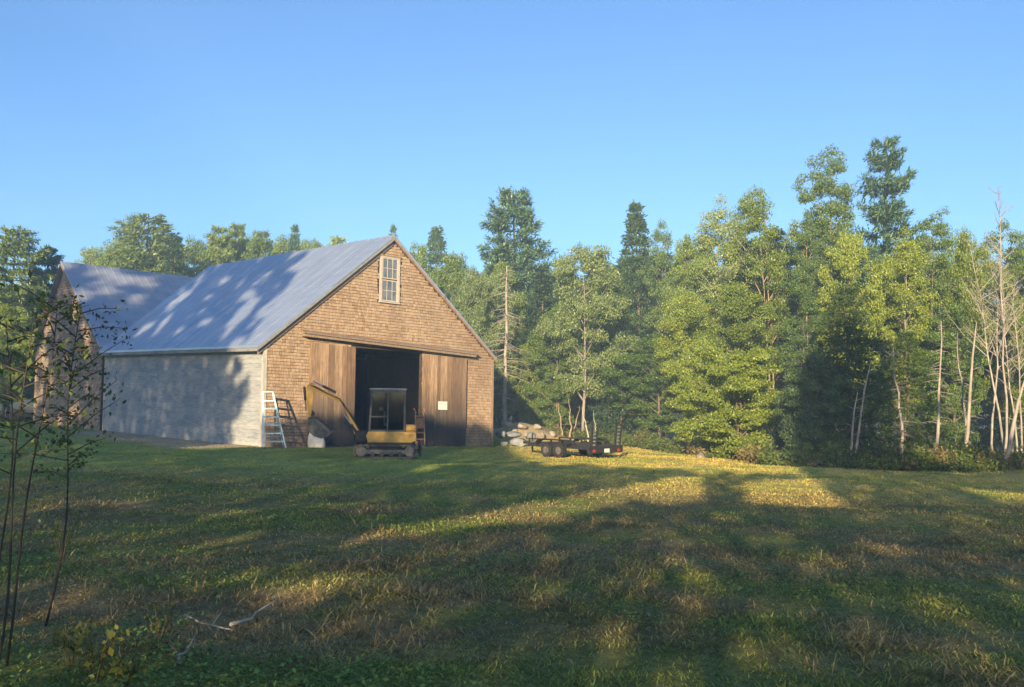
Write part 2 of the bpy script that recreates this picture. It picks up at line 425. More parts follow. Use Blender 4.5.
def plankmat():
    m, nt, out = mat('plank')
    n = noise(nt, 2.6, 6, mapscale=(16, 16, .7), rough=.7)
    c = ramp(nt, island(nt), [(0, (.145, .095, .062)), (.5, (.25, .168, .108)), (1, (.35, .245, .16))])
    k = ramp(nt, n, [(.30, (.26, .26, .28)), (.5, (.95, .95, .95)), (.68, (1.6, 1.5, 1.36))])
    c = mixc(nt, 1.0, c, k, 'MULTIPLY')
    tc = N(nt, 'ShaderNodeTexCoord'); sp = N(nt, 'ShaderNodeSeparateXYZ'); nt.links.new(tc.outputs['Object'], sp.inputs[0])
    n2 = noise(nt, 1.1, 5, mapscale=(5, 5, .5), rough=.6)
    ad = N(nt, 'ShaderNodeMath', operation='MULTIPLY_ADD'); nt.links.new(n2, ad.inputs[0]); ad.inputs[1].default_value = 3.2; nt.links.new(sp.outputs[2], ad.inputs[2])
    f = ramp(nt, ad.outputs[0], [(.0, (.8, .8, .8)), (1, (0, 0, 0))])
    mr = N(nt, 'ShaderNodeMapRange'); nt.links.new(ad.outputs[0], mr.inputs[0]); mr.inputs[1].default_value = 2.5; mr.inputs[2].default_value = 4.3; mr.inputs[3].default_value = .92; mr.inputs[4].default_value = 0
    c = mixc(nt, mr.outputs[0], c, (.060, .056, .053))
    principled(nt, out, c, .9, 0, n, .6, .012, .12); return m
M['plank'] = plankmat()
M['trim'] = simple('trim', (.30, .285, .26), (.46, .44, .40), 7, .85, mapscale=(3, 3, .5))
M['trim_brown'] = simple('trim_brown', (.15, .105, .075), (.32, .24, .17), 7, .85, mapscale=(1, 3, 3))
M['rake_red'] = simple('rake_red', (.20, .115, .075), (.32, .19, .12), 7, .85)
M['rake_grey'] = simple('rake_grey', (.16, .16, .17), (.25, .25, .26), 7, .8)
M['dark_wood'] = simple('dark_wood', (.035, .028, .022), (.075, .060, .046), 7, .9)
M['white_paint'] = simple('white_paint', (.34, .30, .26), (.47, .42, .37), 9, .7)
M['stone'] = simple('stone', (.12, .13, .14), (.24, .25, .25), 3.5, .9, bstr=.7, bdist=.06)
M['stone_tan'] = simple('stone_tan', (.20, .17, .13), (.34, .30, .24), 3.0, .9, bstr=.7, bdist=.06)

def metal_roof(name, c0, c1, rust, metal=.55):
    m, nt, out = mat(name)
    n = noise(nt, 1.6, 6, mapscale=(.5, .5, 2.5), rough=.6); n2 = noise(nt, .35, 4)
    c = ramp(nt, n, [(.3, c0), (.7, c1)])
    k = ramp(nt, island(nt), [(0, (.94, .94, .94)), (1, (1.05, 1.05, 1.05))])
    c = mixc(nt, 1.0, c, k, 'MULTIPLY')
    c = mixc(nt, ramp(nt, n2, [(.52, (0, 0, 0)), (.75, (.4, .4, .4))]), c, rust)
    rr = ramp(nt, n, [(.3, (.28,) * 3), (.7, (.38,) * 3)])
    principled(nt, out, c, rr, metal, n2, .15, .02, .5); return m
M['roof'] = metal_roof('roof', (.43, .51, .62), (.52, .58, .68), (.42, .45, .50), .70)
M['roof_old'] = metal_roof('roof_old', (.34, .37, .43), (.46, .49, .55), (.34, .31, .30), .5)
def glassmat():
    m, nt, out = mat('window_glass')
    n = noise(nt, 3, 2); principled(nt, out, ramp(nt, n, [(.3, (.07, .085, .10)), (.7, (.15, .17, .19))]), .08, 0, n, .03, .01, .8); return m
M['glass'] = glassmat()

YAW, WID, LEN, HE, RISE, BSL = 0.716, 11.144, 18.7, 4.0, 4.698, 0.020
BO = np.array([-9.279, 33.699, -1.972 + EYE])
D1 = np.array([math.cos(YAW), math.sin(YAW)]); D2 = np.array([-math.sin(YAW), math.cos(YAW)])
SLOPE = RISE / (WID / 2)
def bm_(a, l, h):
    """barn measures (along the gable, along the side, height) to metres from the near corner; the old frame has settled a little to the right"""
    p = D1 * a + D2 * l
    sag = 0.30 * max(0.0, min(1, l / 20)) * max(0.0, min(1, (h - 4) / 4.7)) if l < 19.01 else 0
    return (p[0], p[1], h - .023 * a + BSL * l * min(max(h, 0) / 4.0, 1.0) + sag)
class BB(MB):
    def add(self, vs, fs): super().add([bm_(*v) for v in vs], fs)
    # here x = a, y = l, z = h

def under(a):           # wall height under the roof of the main barn
    return HE + min(a, WID - a) * SLOPE

barn = empty('barn', BO, 'long shingled barn with open sliding doors and pale metal roof', 'barn')
# backing walls of the gable, left and right of the opening and above it
OP0, OP1, OPH = 3.86, 7.2, 4.0
g = BB()
g.prism([(0, -.6), (OP0, -.6), (OP0, under(OP0)), (0, HE)], .03, .18)
g.prism([(OP1, -.6), (WID, -.6), (WID, HE), (OP1, under(OP1))], .03, .18)
g.prism([(OP0, OPH), (OP1, OPH), (OP1, under(OP1)), (WID / 2, HE + RISE), (OP0, under(OP0))], .03, .18)
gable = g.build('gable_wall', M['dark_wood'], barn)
# shingles: courses of thin tapered shakes
WIN = (5.0, 5.95, 6.02, 7.86)
def shingles(a0, a1, top, mt, seed, exp=.145, l=0.0, axis='a', skip=(), h0=-.15, wr=(.10, .24), name='shingle_cladding', parent=None, thick=.034, slit=.018):
    rg = random.Random(seed); b = BB(); h = h0
    while h < 12:
        a = a0 - rg.random() * .1; any_ = False
        hh = h
        while a < a1:
            w = rg.uniform(*wr); x0, x1 = max(a, a0), min(a + w, a1); a += w
            if x1 - x0 < .02: continue
            tp = min(top(x0), top(x1))
            if hh + .04 > tp: continue
            any_ = True
            if any(x1 > s[0] and x0 < s[1] and hh + exp > s[2] and hh < s[3] for s in skip): continue
            z0 = hh - rg.uniform(0, .016); z1 = min(hh + exp - slit, tp)
            p = thick + rg.uniform(0, .010); q = .008; gap = .0055 if axis == 'a' else .002
            if axis == 'a':
                b.add([(x0 + gap, l, z0), (x1 - gap, l, z0), (x1 - gap, l, z1), (x0 + gap, l, z1), (x0 + gap, l - p, z0), (x1 - gap, l - p, z0), (x1 - gap, l - q, z1), (x0 + gap, l - q, z1)],
                      [(4, 5, 6, 7), (0, 4, 7, 3), (5, 1, 2, 6), (0, 1, 5, 4)])
            else:
                b.add([(l, x0 + gap, z0), (l, x1 - gap, z0), (l, x1 - gap, z1), (l, x0 + gap, z1), (l - p, x0 + gap, z0), (l - p, x1 - gap, z0), (l - q, x1 - gap, z1), (l - q, x0 + gap, z1)],
                      [(4, 5, 6, 7), (0, 4, 7, 3), (5, 1, 2, 6), (0, 1, 5, 4)])
        if not any_: break
        h += exp
    return b.build(name, mt, parent)
shingles(.11, WID - .02, under, M['shingle'], 3, exp=.122, wr=(.09, .20), skip=[(OP0, OP1, -1, OPH + .05), WIN], parent=gable)
# weathered clapboards on the long side
sw = BB(); sw.box(.03, .18, .16, LEN, -.6, HE - .02)
side = sw.build('side_wall', M['dark_wood'], barn)
shingles(.10, LEN, lambda x: HE - .12, M['clap'], 7, exp=.165, axis='l', wr=(2.2, 4.6), name='clapboard_cladding', parent=side, thick=.020, slit=-.002)
b = BB(); b.box(WID - .18, WID, .185, LEN, -.6, HE - .02); b.build('far_side_wall', M['shingle'], barn)
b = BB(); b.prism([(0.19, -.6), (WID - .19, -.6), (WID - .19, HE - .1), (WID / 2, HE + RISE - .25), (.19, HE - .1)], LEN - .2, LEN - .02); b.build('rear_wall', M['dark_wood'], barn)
# corner boards and base
for (a0, a1, l0, l1) in ((-.05, .105, -.045, .095),):
    b = BB(); b.box(a0, a1, l0, l1, -.45, HE - .05); b.build('corner_board', M['trim'], barn)
b = BB(); b.box(WID - .09, WID + .035, -.05, .10, -.6, HE - .05); b.build('corner_board', M['trim_brown'], barn)
b = BB(); b.box(-.06, .10, LEN - .10, LEN + .05, -.45, HE - .05); b.build('corner_board', M['trim'], barn)
# roof: two slopes of lapped metal sheets with raised ribs
def slope(a_at, l0, l1, sgn, mt, parent, seed, th=.09, sheet=.9, segs=10, e_over=.36):
    """a_at(s, l) -> (a, h) for s 0..1 from eave to ridge"""
    rg = random.Random(seed); b = BB(); l = l0
    while l < l1 - .01:
        m = min(l + sheet, l1)
        for k in range(2):                                   # two sheets up the slope, the upper lapped over the lower
            s0, s1 = (0, .53) if k == 0 else (.52, 1)
            dz = .012 * k + rg.uniform(0, .008)
            pts = []
            for s in (s0, s1):
                for ll in (l, m):
                    a, h = a_at(s, ll); pts.append((a, ll, h + dz))
            lo = [(p[0], p[1], p[2] - th) for p in pts]
            b.add([lo[0], lo[1], lo[3], lo[2], pts[0], pts[1], pts[3], pts[2]], [(3, 2, 1, 0), (4, 5, 6, 7), (0, 1, 5, 4), (1, 2, 6, 5), (2, 3, 7, 6), (3, 0, 4, 7)])
        for off in (0.0, .3, .6):
            if l + off > l1 - .05: continue
            ll = l + off + .03; wv = .022 if off == 0 else .014; hv = .032 if off == 0 else .018
            a0_, h0_ = a_at(0, ll); a1_, h1_ = a_at(1, ll)
            b.add([(a0_, ll - wv, h0_ + .018), (a0_, ll + wv, h0_ + .018), (a0_, ll, h0_ + .018 + hv), (a1_, ll - wv, h1_ + .03), (a1_, ll + wv, h1_ + .03), (a1_, ll, h1_ + .03 + hv)],
                  [(0, 2, 5, 3), (2, 1, 4, 5), (0, 1, 2)])
        l = m
    return b
RL0, RL1 = -.17, 19.0
def left_s(s, l): a = -.36 + s * (WID / 2 + .36); return a, HE + .10 + a * SLOPE
def right_s(s, l): a = WID + .10 - s * (WID / 2 + .10); return a, HE + .10 + (WID - a) * SLOPE
roof = slope(left_s, RL0, RL1, 1, M['roof'], barn, 1).build('roof', M['roof'], barn)
slope(right_s, RL0, RL1, 1, M['roof'], barn, 2).build('roof', M['roof'], barn)
b = BB(); b.prism([(WID / 2 - .16, HE + RISE - .005), (WID / 2, HE + RISE + .115), (WID / 2 + .16, HE + RISE - .005), (WID / 2, HE + RISE + .15)][0:3] + [], RL0 - .02, RL1 + .02)
b.build('ridge_cap', M['rake_grey'], roof)
# rake boards along the gable and fascia along the eave
b = BB(); b.prism([(-.36, HE + .0 - .36 * SLOPE - .10), (WID / 2, HE + RISE - .10), (WID / 2, HE + RISE + .005), (-.36, HE + .005 - .36 * SLOPE)], RL0 - .035, RL0 + .03)
b.build('rake_board', M['rake_grey'], barn)
b = BB(); b.prism([(-.30, HE - .25 - .36 * SLOPE), (WID / 2, HE + RISE - .31), (WID / 2, HE + RISE - .11), (-.30, HE - .11 - .30 * SLOPE)], -.09, -.047)
b.build('rake_board', M['trim_brown'], barn)
b = BB(); b.prism([(WID + .09, HE - .09 * SLOPE - .10), (WID / 2 + .002, HE + RISE - .10), (WID / 2 + .002, HE + RISE + .005), (WID + .09, HE + .005 - .09 * SLOPE)], RL0 - .034, RL0 + .03)
b.build('rake_board', M['rake_red'], barn)
b = BB(); b.box(-.34, -.28, RL0 + .04, RL1 - .02, HE - .42, HE - .27); b.build('fascia', M['rake_grey'], barn)
b = BB(); b.box(-.275, .02, -.04, RL1 - .1, HE - .36, HE - .33); b.build('soffit', M['dark_wood'], barn)

# sliding doors
def door(a0, a1, h0, h1, seed, tilt):
    rg = random.Random(seed); b = BB(); a = a0
    while a < a1 - .01:
        w = rg.uniform(.16, .26); e = min(a + w, a1)
        if a1 - e < .06: e = a1
        top = h1 + rg.uniform(-.01, .01); bot = h0 + rg.uniform(-.03, .04); l = -.13 - rg.uniform(0, .014)
        t0, t1 = tilt * (a - a0), tilt * (e - a0)
        b.hexa([(a + .006, -.085, bot), (e - .006, -.085, bot), (e - .006, l, bot), (a + .006, l, bot), (a + .006, -.085, top + t0), (e - .006, -.085, top + t1), (e - .006, l, top + t1), (a + .006, l, top + t0)])
        a = e
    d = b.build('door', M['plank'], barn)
    for hh in (h0 + .35, (h0 + h1) / 2, h1 - .3):
        b = BB(); b.box(a0 + .05, a1 - .05, -.08, -.045, hh, hh + .16); b.build('batten', M['dark_wood'], d)
    return d
dl = door(1.85, 3.87, .06, 4.06, 11, -.03)
dr = door(7.17, 9.54, .05, 3.93, 12, -.01)
# header that hides the door track, sagging to the right
b = BB(); y0, y1 = -.30, -.045
b.hexa([(1.5, y0, 4.27), (1.5, y1, 4.27), (9.95, y1, 3.98), (9.95, y0, 3.98), (1.5, y0, 4.40), (1.5, y1, 4.50), (9.95, y1, 4.20), (9.95, y0, 4.10)])
hd = b.build('door_header', M['trim_brown'], barn)
b = BB(); b.hexa([(1.42, -.36, 4.385), (1.42, -.043, 4.505), (10.02, -.043, 4.207), (10.02, -.36, 4.087), (1.42, -.36, 4.425), (1.42, -.043, 4.545), (10.02, -.043, 4.247), (10.02, -.36, 4.127)])
b.build('header_cap', M['trim_brown'], hd)
# jamb posts and beams just inside
for l in (4.5, 9.0, 13.5):
    for a in (3.6, 7.3):
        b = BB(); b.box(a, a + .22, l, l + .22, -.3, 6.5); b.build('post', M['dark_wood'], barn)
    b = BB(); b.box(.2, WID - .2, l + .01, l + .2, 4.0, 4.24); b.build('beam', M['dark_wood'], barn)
# gable window, six panes over six
b = BB(); A0, A1, H0, H1 = WIN
for (x0, x1, z0, z1) in ((A0 - .01, A0 + .09, H0 - .02, H1), (A1 - .09, A1 + .01, H0 - .02, H1)): b.box(x0, x1, -.075, .0, z0, z1)
b.box(A0 - .012, A1 + .012, -.08, .0, H1 - .02, H1 + .04)
win = b.build('window', M['white_paint'], barn)
b = BB(); b.box(A0 - .04, A1 + .04, -.11, .0, H0 - .07, H0 - .021); b.build('sill', M['white_paint'], win)
b = BB(); b.box(A0 - .04, A1 + .04, -.11, .0, H1 + .041, H1 + .085); b.build('window_cap', M['trim_brown'], win)
mid = (H0 + H1) / 2
for k, (z0, z1, yy) in enumerate(((H0, mid - .02, -.035), (mid + .02, H1 - .02, -.05))):
    b = BB(); b.box(A0 + .095, A1 - .095, yy + .012, yy + .022, z0 + .01, z1 - .01); b.build('pane', M['glass'], win)
    b = BB(); xa, xb = A0 + .092, A1 - .092
    b.box(xa, xb, yy - .012, yy + .008, z0, z0 + .05); b.box(xa, xb, yy - .012, yy + .008, z1 - .05, z1)
    b.box(xa, xa + .045, yy - .0115, yy + .0075, z0 + .05, z1 - .05); b.box(xb - .045, xb, yy - .0115, yy + .0075, z0 + .05, z1 - .05)
    for i in (1, 2):
        xm = xa + (xb - xa) * i / 3; b.box(xm - .012, xm + .012, yy - .010, yy + .006, z0 + .05, z1 - .05)
    zm = (z0 + z1) / 2; b.box(xa + .045, xb - .045, yy - .009, yy + .005, zm - .012, zm + .012)
    b.build('sash', M['white_paint'], win)
# fieldstones under the sill
b = BB(); rg = random.Random(4); l = .2
fnd = BB(); fnd.box(-.03, .02, .2, LEN, -.6, -.02); fnd.build('foundation', M['stone'], barn)

# the notice on the right door
m, nt, out = mat('paper'); n = noise(nt, 6, 3); principled(nt, out, ramp(nt, n, [(.3, (.50, .48, .45)), (.7, (.66, .64, .60))]), .8); M['paper'] = m
p = bm_(8.24, -.16, 1.78)
nb = BB(); nb.box(8.0, 8.48, -.165, -.150, 1.60, 1.96)
no = nb.build('paper_notice', M['paper'], None, label='white paper notice pinned to the right sliding barn door', category='notice')
no.location = BO

# --- the second barn behind, its ridge square to the first
L0, L1, LA, HA, HE2 = 19.05, 33.2, 27.1, 9.2, 4.05
S2 = (HA - HE2) / (LA - L0); S2b = (HA - HE2) / (L1 - LA)
def under2(l): return HE2 + (l - L0) * S2 if l < LA else HE2 + (L1 - l) * S2b
barn2 = empty('barn', BO + np.array(bm_(0, L0, 0)), 'old weathered barn with dark gable standing behind the long metal-roofed barn', 'barn')
off2 = np.array(bm_(0, L0, 0))
b = BB(); b.prism([(L0, -1.2), (L1, -1.2), (L1, HE2), (LA, HA), (L0, HE2)], .03, .18, axis='x')
w2 = b.build('gable_wall', M['dark_wood'], barn2, off=off2)
o = shingles(L0 + .06, L1, under2, M['shingle_old'], 21, exp=.17, axis='l', wr=(.14, .34), parent=w2, h0=-1.0)
o.location = [-float(v) for v in off2]
def s2f(s, a): l = L0 - .05 + s * (LA - L0 + .05); return l, HE2 + .1 + (l - L0) * S2
def s2b(s, a): l = L1 + .3 - s * (L1 + .3 - LA); return l, HE2 + .1 + (L1 - l) * S2b
class BX(BB):
    def add(self, vs, fs): super().add([(v[1], v[0], v[2]) for v in vs], fs)
def slope2(fn, a0, a1, seed):
    rg = random.Random(seed); b = BB(); a = a0
    while a < a1 - .01:
        m = min(a + .95, a1); dz = rg.uniform(0, .01); P = []
        for s in (0, 1):
            for aa in (a, m):
                l, h = fn(s, aa); P.append((aa, l, h + dz))
        lo = [(q[0], q[1], q[2] - .09) for q in P]
        b.add([lo[0], lo[1], lo[3], lo[2], P[0], P[1], P[3], P[2]], [(3, 2, 1, 0), (4, 5, 6, 7), (0, 1, 5, 4), (1, 2, 6, 5), (2, 3, 7, 6), (3, 0, 4, 7)])
        for off in (.03, .5):
            l0, h0 = fn(0, a); l1, h1 = fn(1, a); aa = a + off
            b.add([(aa - .02, l0, h0 + .012), (aa + .02, l0, h0 + .012), (aa, l0, h0 + .045), (aa - .02, l1, h1 + .012), (aa + .02, l1, h1 + .012), (aa, l1, h1 + .045)], [(0, 2, 5, 3), (2, 1, 4, 5), (0, 1, 2)])
        a = m
    return b
slope2(s2f, -.30, 15, 5).build('roof', M['roof_old'], barn2, off=off2)
slope2(s2b, -.30, 15, 6).build('roof', M['roof_old'], barn2, off=off2)
b = BB(); b.prism([(L0 - .02, HE2 - .12), (LA, HA - .12), (LA, HA + .005), (L0 - .02, HE2 + .005)], -.33, -.27, axis='x'); b.build('rake_board', M['trim_brown'], barn2, off=off2)
b = BB(); b.prism([(L1 + .25, HE2 - .12 - .25 * S2b), (LA + .003, HA - .12), (LA + .003, HA + .005), (L1 + .25, HE2 + .005 - .25 * S2b)], -.329, -.271, axis='x'); b.build('rake_board', M['rake_red'], barn2, off=off2)
b = BB(); b.box(-.06, .10, L0 + .015, L0 + .14, -1, HE2 - .1); b.build('corner_board', M['dark_wood'], barn2, off=off2)
b = BB(); b.box(.2, 14.9, L1 - .2, L1 - .02, -1.2, HE2 - .1); b.build('rear_wall', M['dark_wood'], barn2, off=off2)
b = BB(); b.prism([(L0 + .02, -1.2), (L1 - .02, -1.2), (L1 - .02, HE2 - .1), (LA, HA - .15), (L0 + .02, HE2 - .1)], 14.7, 14.85, axis='x'); b.build('far_gable_wall', M['dark_wood'], barn2, off=off2)

# ------------------------------------------------------------------ machines and small things
M['yellow'] = simple('yellow', (.50, .275, .050), (.62, .37, .085), 9, .55, spec=.4)
M['black_steel'] = simple('black_steel', (.012, .012, .013), (.035, .034, .033), 12, .5, spec=.4)
M['rubber'] = simple('rubber', (.012, .012, .012), (.030, .028, .026), 12, .85)
M['dusty_track'] = simple('dusty_track', (.045, .042, .038), (.13, .12, .105), 14, .9)
M['grey_steel'] = simple('grey_steel', (.18, .18, .18), (.34, .34, .33), 8, .5, .5)
M['roller_grey'] = simple('roller_grey', (.07, .068, .062), (.17, .165, .15), 9, .7)
M['bucket_steel'] = simple('bucket_steel', (.05, .05, .05), (.15, .145, .14), 8, .6, .4)
M['chrome'] = simple('chrome', (.5, .5, .5), (.65, .65, .65), 4, .2, 1.0)
M['cab_paint'] = simple('cab_paint', (.055, .055, .055), (.10, .10, .095), 6, .5)
M['cab_roof'] = simple('cab_roof', (.20, .20, .20), (.32, .32, .31), 8, .6)
M['seat'] = simple('seat', (.02, .02, .022), (.05, .05, .05), 10, .8)
M['light_panel'] = simple('light_panel', (.45, .46, .45), (.62, .62, .60), 8, .6)
M['alu'] = simple('alu', (.34, .48, .56), (.50, .64, .72), 5, .5, .25)
M['sack'] = simple('sack', (.60, .56, .48), (.78, .74, .66), 7, .85, bstr=.6, bdist=.03)
M['rust_orange'] = simple('rust_orange', (.26, .11, .05), (.40, .19, .09), 9, .7)
M['old_tan'] = simple('old_tan', (.26, .20, .12), (.42, .33, .21), 9, .85)
M['red_lens'] = simple('red_lens', (.30, .015, .012), (.40, .02, .015), 9, .3)
def cabglass():
    m, nt, out = mat('cab_glass')
    p = N(nt, 'ShaderNodeBsdfPrincipled'); p.inputs['Base Color'].default_value = (.30, .36, .33, 1); p.inputs['Roughness'].default_value = .05
    t = N(nt, 'ShaderNodeBsdfTransparent'); t.inputs[0].default_value = (.55, .62, .58, 1)
    g = N(nt, 'ShaderNodeBsdfGlossy'); g.inputs['Roughness'].default_value = .05
    mx = N(nt, 'ShaderNodeMixShader'); mx.inputs[0].default_value = .025
    nt.links.new(t.outputs[0], mx.inputs[1]); nt.links.new(g.outputs[0], mx.inputs[2]); nt.links.new(mx.outputs[0], out.inputs[0]); return m
M['cab_glass'] = cabglass()

# mini excavator, side on, arm folded to the left
def excavator():
    g0 = gp(385, 457)
    e = empty('mini_excavator', g0, 'small yellow tracked excavator parked before the open barn doors with its arm folded left', 'excavator', rotz=.14)
    def stadium(x0, x1, z0, z1, n=8):
        r = (z1 - z0) / 2; c = (z0 + z1) / 2; P = []
        for k in range(n + 1): a = -math.pi / 2 + math.pi * k / n; P.append((x1 - r + r * math.cos(a), c + r * math.sin(a)))
        for k in range(n + 1): a = math.pi / 2 + math.pi * k / n; P.append((x0 + r + r * math.cos(a), c + r * math.sin(a)))
        return P
    for y0, y1 in ((-.62, -.34), (.34, .62)):
        o_ = stadium(-1.0, 1.02, .0, .43); i_ = stadium(-.95, .97, .05, .38); n = len(o_); b = MB()
        vs = [(x, y0, z) for x, z in o_] + [(x, y1, z) for x, z in o_] + [(x, y0, z) for x, z in i_] + [(x, y1, z) for x, z in i_]
        fs = []
        for k in range(n):
            j = (k + 1) % n
            fs += [(k, j, n + j, n + k), (2 * n + k, 3 * n + k, 3 * n + j, 2 * n + j), (k, 2 * n + k, 2 * n + j, j), (n + k, n + j, 3 * n + j, 3 * n + k)]
        b.add(vs, fs)
        for k in range(26):                                   # grouser bars
            s = k / 26 * (2 * 1.59 + 2 * math.pi * .215); r = .215; c = .215; xa, xb = -1.0 + r, 1.02 - r; Lx = xb - xa
            if s < Lx: px, pz, nx_, nz = xa + s, 0, 0, -1
            elif s < Lx + math.pi * r: a = -math.pi / 2 + (s - Lx) / r; px, pz, nx_, nz = xb + r * math.cos(a), c + r * math.sin(a), math.cos(a), math.sin(a)
            elif s < 2 * Lx + math.pi * r: px, pz, nx_, nz = xb - (s - Lx - math.pi * r), .43, 0, 1
            else: a = math.pi / 2 + (s - 2 * Lx - math.pi * r) / r; px, pz, nx_, nz = xa + r * math.cos(a), c + r * math.sin(a), math.cos(a), math.sin(a)
            q = np.array([px, 0, pz]); nn = np.array([nx_, 0, nz]); tt = np.array([-nz, 0, nx_])
            b.hexa([q - tt * .025 + [0, y0, 0], q + tt * .025 + [0, y0, 0], q + tt * .025 + [0, y1, 0], q - tt * .025 + [0, y1, 0],
                    q - tt * .018 + nn * .025 + [0, y0, 0], q + tt * .018 + nn * .025 + [0, y0, 0], q + tt * .018 + nn * .025 + [0, y1, 0], q - tt * .018 + nn * .025 + [0, y1, 0]])
        t = b.build('track', M['dusty_track'], e)
        b = MB(); b.box(-.62, .66, (y0 + y1) / 2 - .09, (y0 + y1) / 2 + .09, .13, .27, .02); b.build('track_frame', M['roller_grey'], t)
        for cx, rr in ((-.76, .165), (.78, .165), (-.4, .075), (-.1, .075), (.2, .075), (.48, .075)):
            b = MB(); cz = .215 if rr > .1 else .125; b.tube([(cx, y0 + .04, cz), (cx, y1 - .04, cz)], rr, 14); b.build('sprocket' if rr > .1 else 'roller', M['roller_grey'] if rr > .1 else M['black_steel'], t)
    b = MB(); b.box(-.5, .55, -.34, .34, .16, .40, .04); b.tube([(0, 0, .38), (0, 0, .50)], .38, 18); b.build('undercarriage', M['black_steel'], e)
    b = MB(); b.box(1.10, 1.16, -.62, .62, .06, .40, .02); b.bar((.5, -.25, .22), (1.12, -.3, .2), .09, .09); b.bar((.5, .25, .22), (1.12, .3, .2), .09, .09); b.build('dozer_blade', M['black_steel'], e)
    b = MB(); b.prism([(-.55, .50), (.82, .50), (.96, .56), (.98, .80), (.90, .84), (-.55, .84), (-.62, .70)], -.52, .52); house = b.build('house', M['yellow'], e)
    b = MB(); b.box(-.60, .93, -.50, .50, .44, .495, .01); b.build('house_skirt', M['black_steel'], house)
    b = MB(); b.box(.62, .985, -.46, .46, .845, 1.06, .05); b.build('engine_cover', M['yellow'], house)
    # cab
    cab = MB()
    for (x, y) in ((-.52, -.46), (-.52, .46), (.60, -.46), (.60, .46)):
        cab.bar((x, y, .84), (x + (.06 if x < 0 else 0), y, 2.16), .06, .06, (1, 0, 0))
    cab.bar((.06, -.46, .84), (.06, -.46, 2.16), .045, .045, (1, 0, 0))
    for y in (-.46, .46):
        cab.bar((-.52, y, .87), (.60, y, .87), .05, .06); cab.bar((-.46, y, 2.13), (.60, y, 2.13), .05, .06); cab.bar((-.50, y, 1.32), (.06, y, 1.32), .03, .04)
    for x in (-.50, .60): cab.bar((x, -.46, .87), (x, .46, .87), .05, .06); cab.bar((x + (.05 if x < 0 else 0), -.46, 2.13), (x + (.05 if x < 0 else 0), .46, 2.13), .05, .06)
    co = cab.build('cab', M['cab_paint'], e)
    b = MB(); b.box(-.54, .66, -.52, .52, 2.165, 2.24, .03); b.build('cab_roof', M['cab_roof'], co)
    for (q) in (((-.49, -.462, .9), (.04, -.462, .9), (.04, -.462, 2.1), (-.44, -.462, 2.1)), ((.085, -.462, .9), (.57, -.462, .9), (.57, -.462, 2.1), (.085, -.462, 2.1)),
                ((-.49, .462, .9), (.57, .462, .9), (.57, .462, 2.1), (-.44, .462, 2.1)), ((-.515, -.43, .9), (-.515, .43, .9), (-.46, .43, 2.1), (-.46, -.43, 2.1))):
        b = MB(); c0 = np.array(q, float); nn = np.cross(c0[1] - c0[0], c0[2] - c0[0]); nn /= np.linalg.norm(nn)
        b.hexa(list(c0) + list(c0 + nn * .006)); b.build('window', M['cab_glass'], co)
    b = MB(); b.box(.02, .48, -.22, .24, 1.08, 1.2, .04); b.box(.40, .52, -.22, .24, 1.16, 1.78, .05); b.box(.1, .42, -.18, .2, .85, 1.08); b.build('seat', M['seat'], co)
    b = MB(); b.box(-.42, -.22, -.22, .22, .86, 1.36, .03); b.tube([(-.30, -.14, 1.34), (-.26, -.14, 1.62)], .02, 6); b.tube([(-.30, .14, 1.34), (-.26, .14, 1.62)], .02, 6); b.build('control_console', M['black_steel'], co)
    b = MB(); b.box(-.22, -.08, -.40, -.30, 1.52, 1.62, .015); b.box(-.06, .06, -.40, -.33, 1.02, 1.12, .015); b.box(-.07, -.02, -.40, -.34, 1.13, 1.5, .01); b.build('instrument_panel', M['light_panel'], co)
    # king post, boom, stick, bucket
    b = MB(); b.box(-.98, -.58, -.16, .16, .45, .86, .05); b.tube([(-.9, 0, .42), (-.9, 0, .92)], .07, 10); b.build('swing_post', M['black_steel'], e)
    def plate(poly, y0, y1, name, mt, par): b = MB(); b.prism(poly, y0, y1); return b.build(name, mt, par)
    boom = plate([(-.78, .60), (-.96, .66), (-1.20, 1.30), (-1.44, 1.86), (-1.54, 1.95), (-2.34, 2.26), (-2.44, 2.24), (-2.42, 2.14), (-1.62, 1.83), (-1.43, 1.76), (-1.32, 1.66), (-1.05, 1.22), (-.74, .72)], -.09, .09, 'boom', M['yellow'], e)
    stick = plate([(-2.28, 2.33), (-2.42, 2.40), (-2.56, 2.28), (-2.56, 1.95), (-2.50, 1.28), (-2.40, 1.28), (-2.35, 1.7), (-2.32, 2.3)], -.075, .075, 'stick', M['yellow'], e)
    b = MB()                                                  # scoop, open toward the machine
    P = [(-2.30, 1.30), (-2.46, 1.22), (-2.50, 1.0), (-2.42, .80), (-2.26, .66), (-2.04, .60), (-1.84, .66), (-1.72, .80)]
    inn = [(-2.16 + (x + 2.16) * .90, .98 + (z - .98) * .90) for x, z in P]
    b.prism(P + inn[::-1], -.25, .25)
    SP = P + [(-1.98, 1.06)]
    for y in (-.275, .25): b.prism(SP, y, y + .025)
    for k in range(4): b.box(-1.76, -1.62, -.25 + k * .15, -.20 + k * .15, .79, .85, .01)
    bk = b.build('bucket', M['bucket_steel'], e)
    b = MB(); b.bar((-2.48, 0, 1.32), (-2.28, 0, 1.40), .10, .10); b.bar((-2.50, 0, 1.55), (-2.30, 0, 1.42), .05, .05); b.build('bucket_linkage', M['black_steel'], bk)
    def cyl(p0, p1, y, par):
        p0 = np.array([p0[0], y, p0[1]]); p1 = np.array([p1[0], y, p1[1]]); m_ = p0 + (p1 - p0) * .58
        b = MB(); b.tube([p0, m_], .042, 10); o = b.build('hydraulic_cylinder', M['black_steel'], par)
        b = MB(); b.tube([m_, p1], .022, 8); b.build('piston_rod', M['chrome'], o)
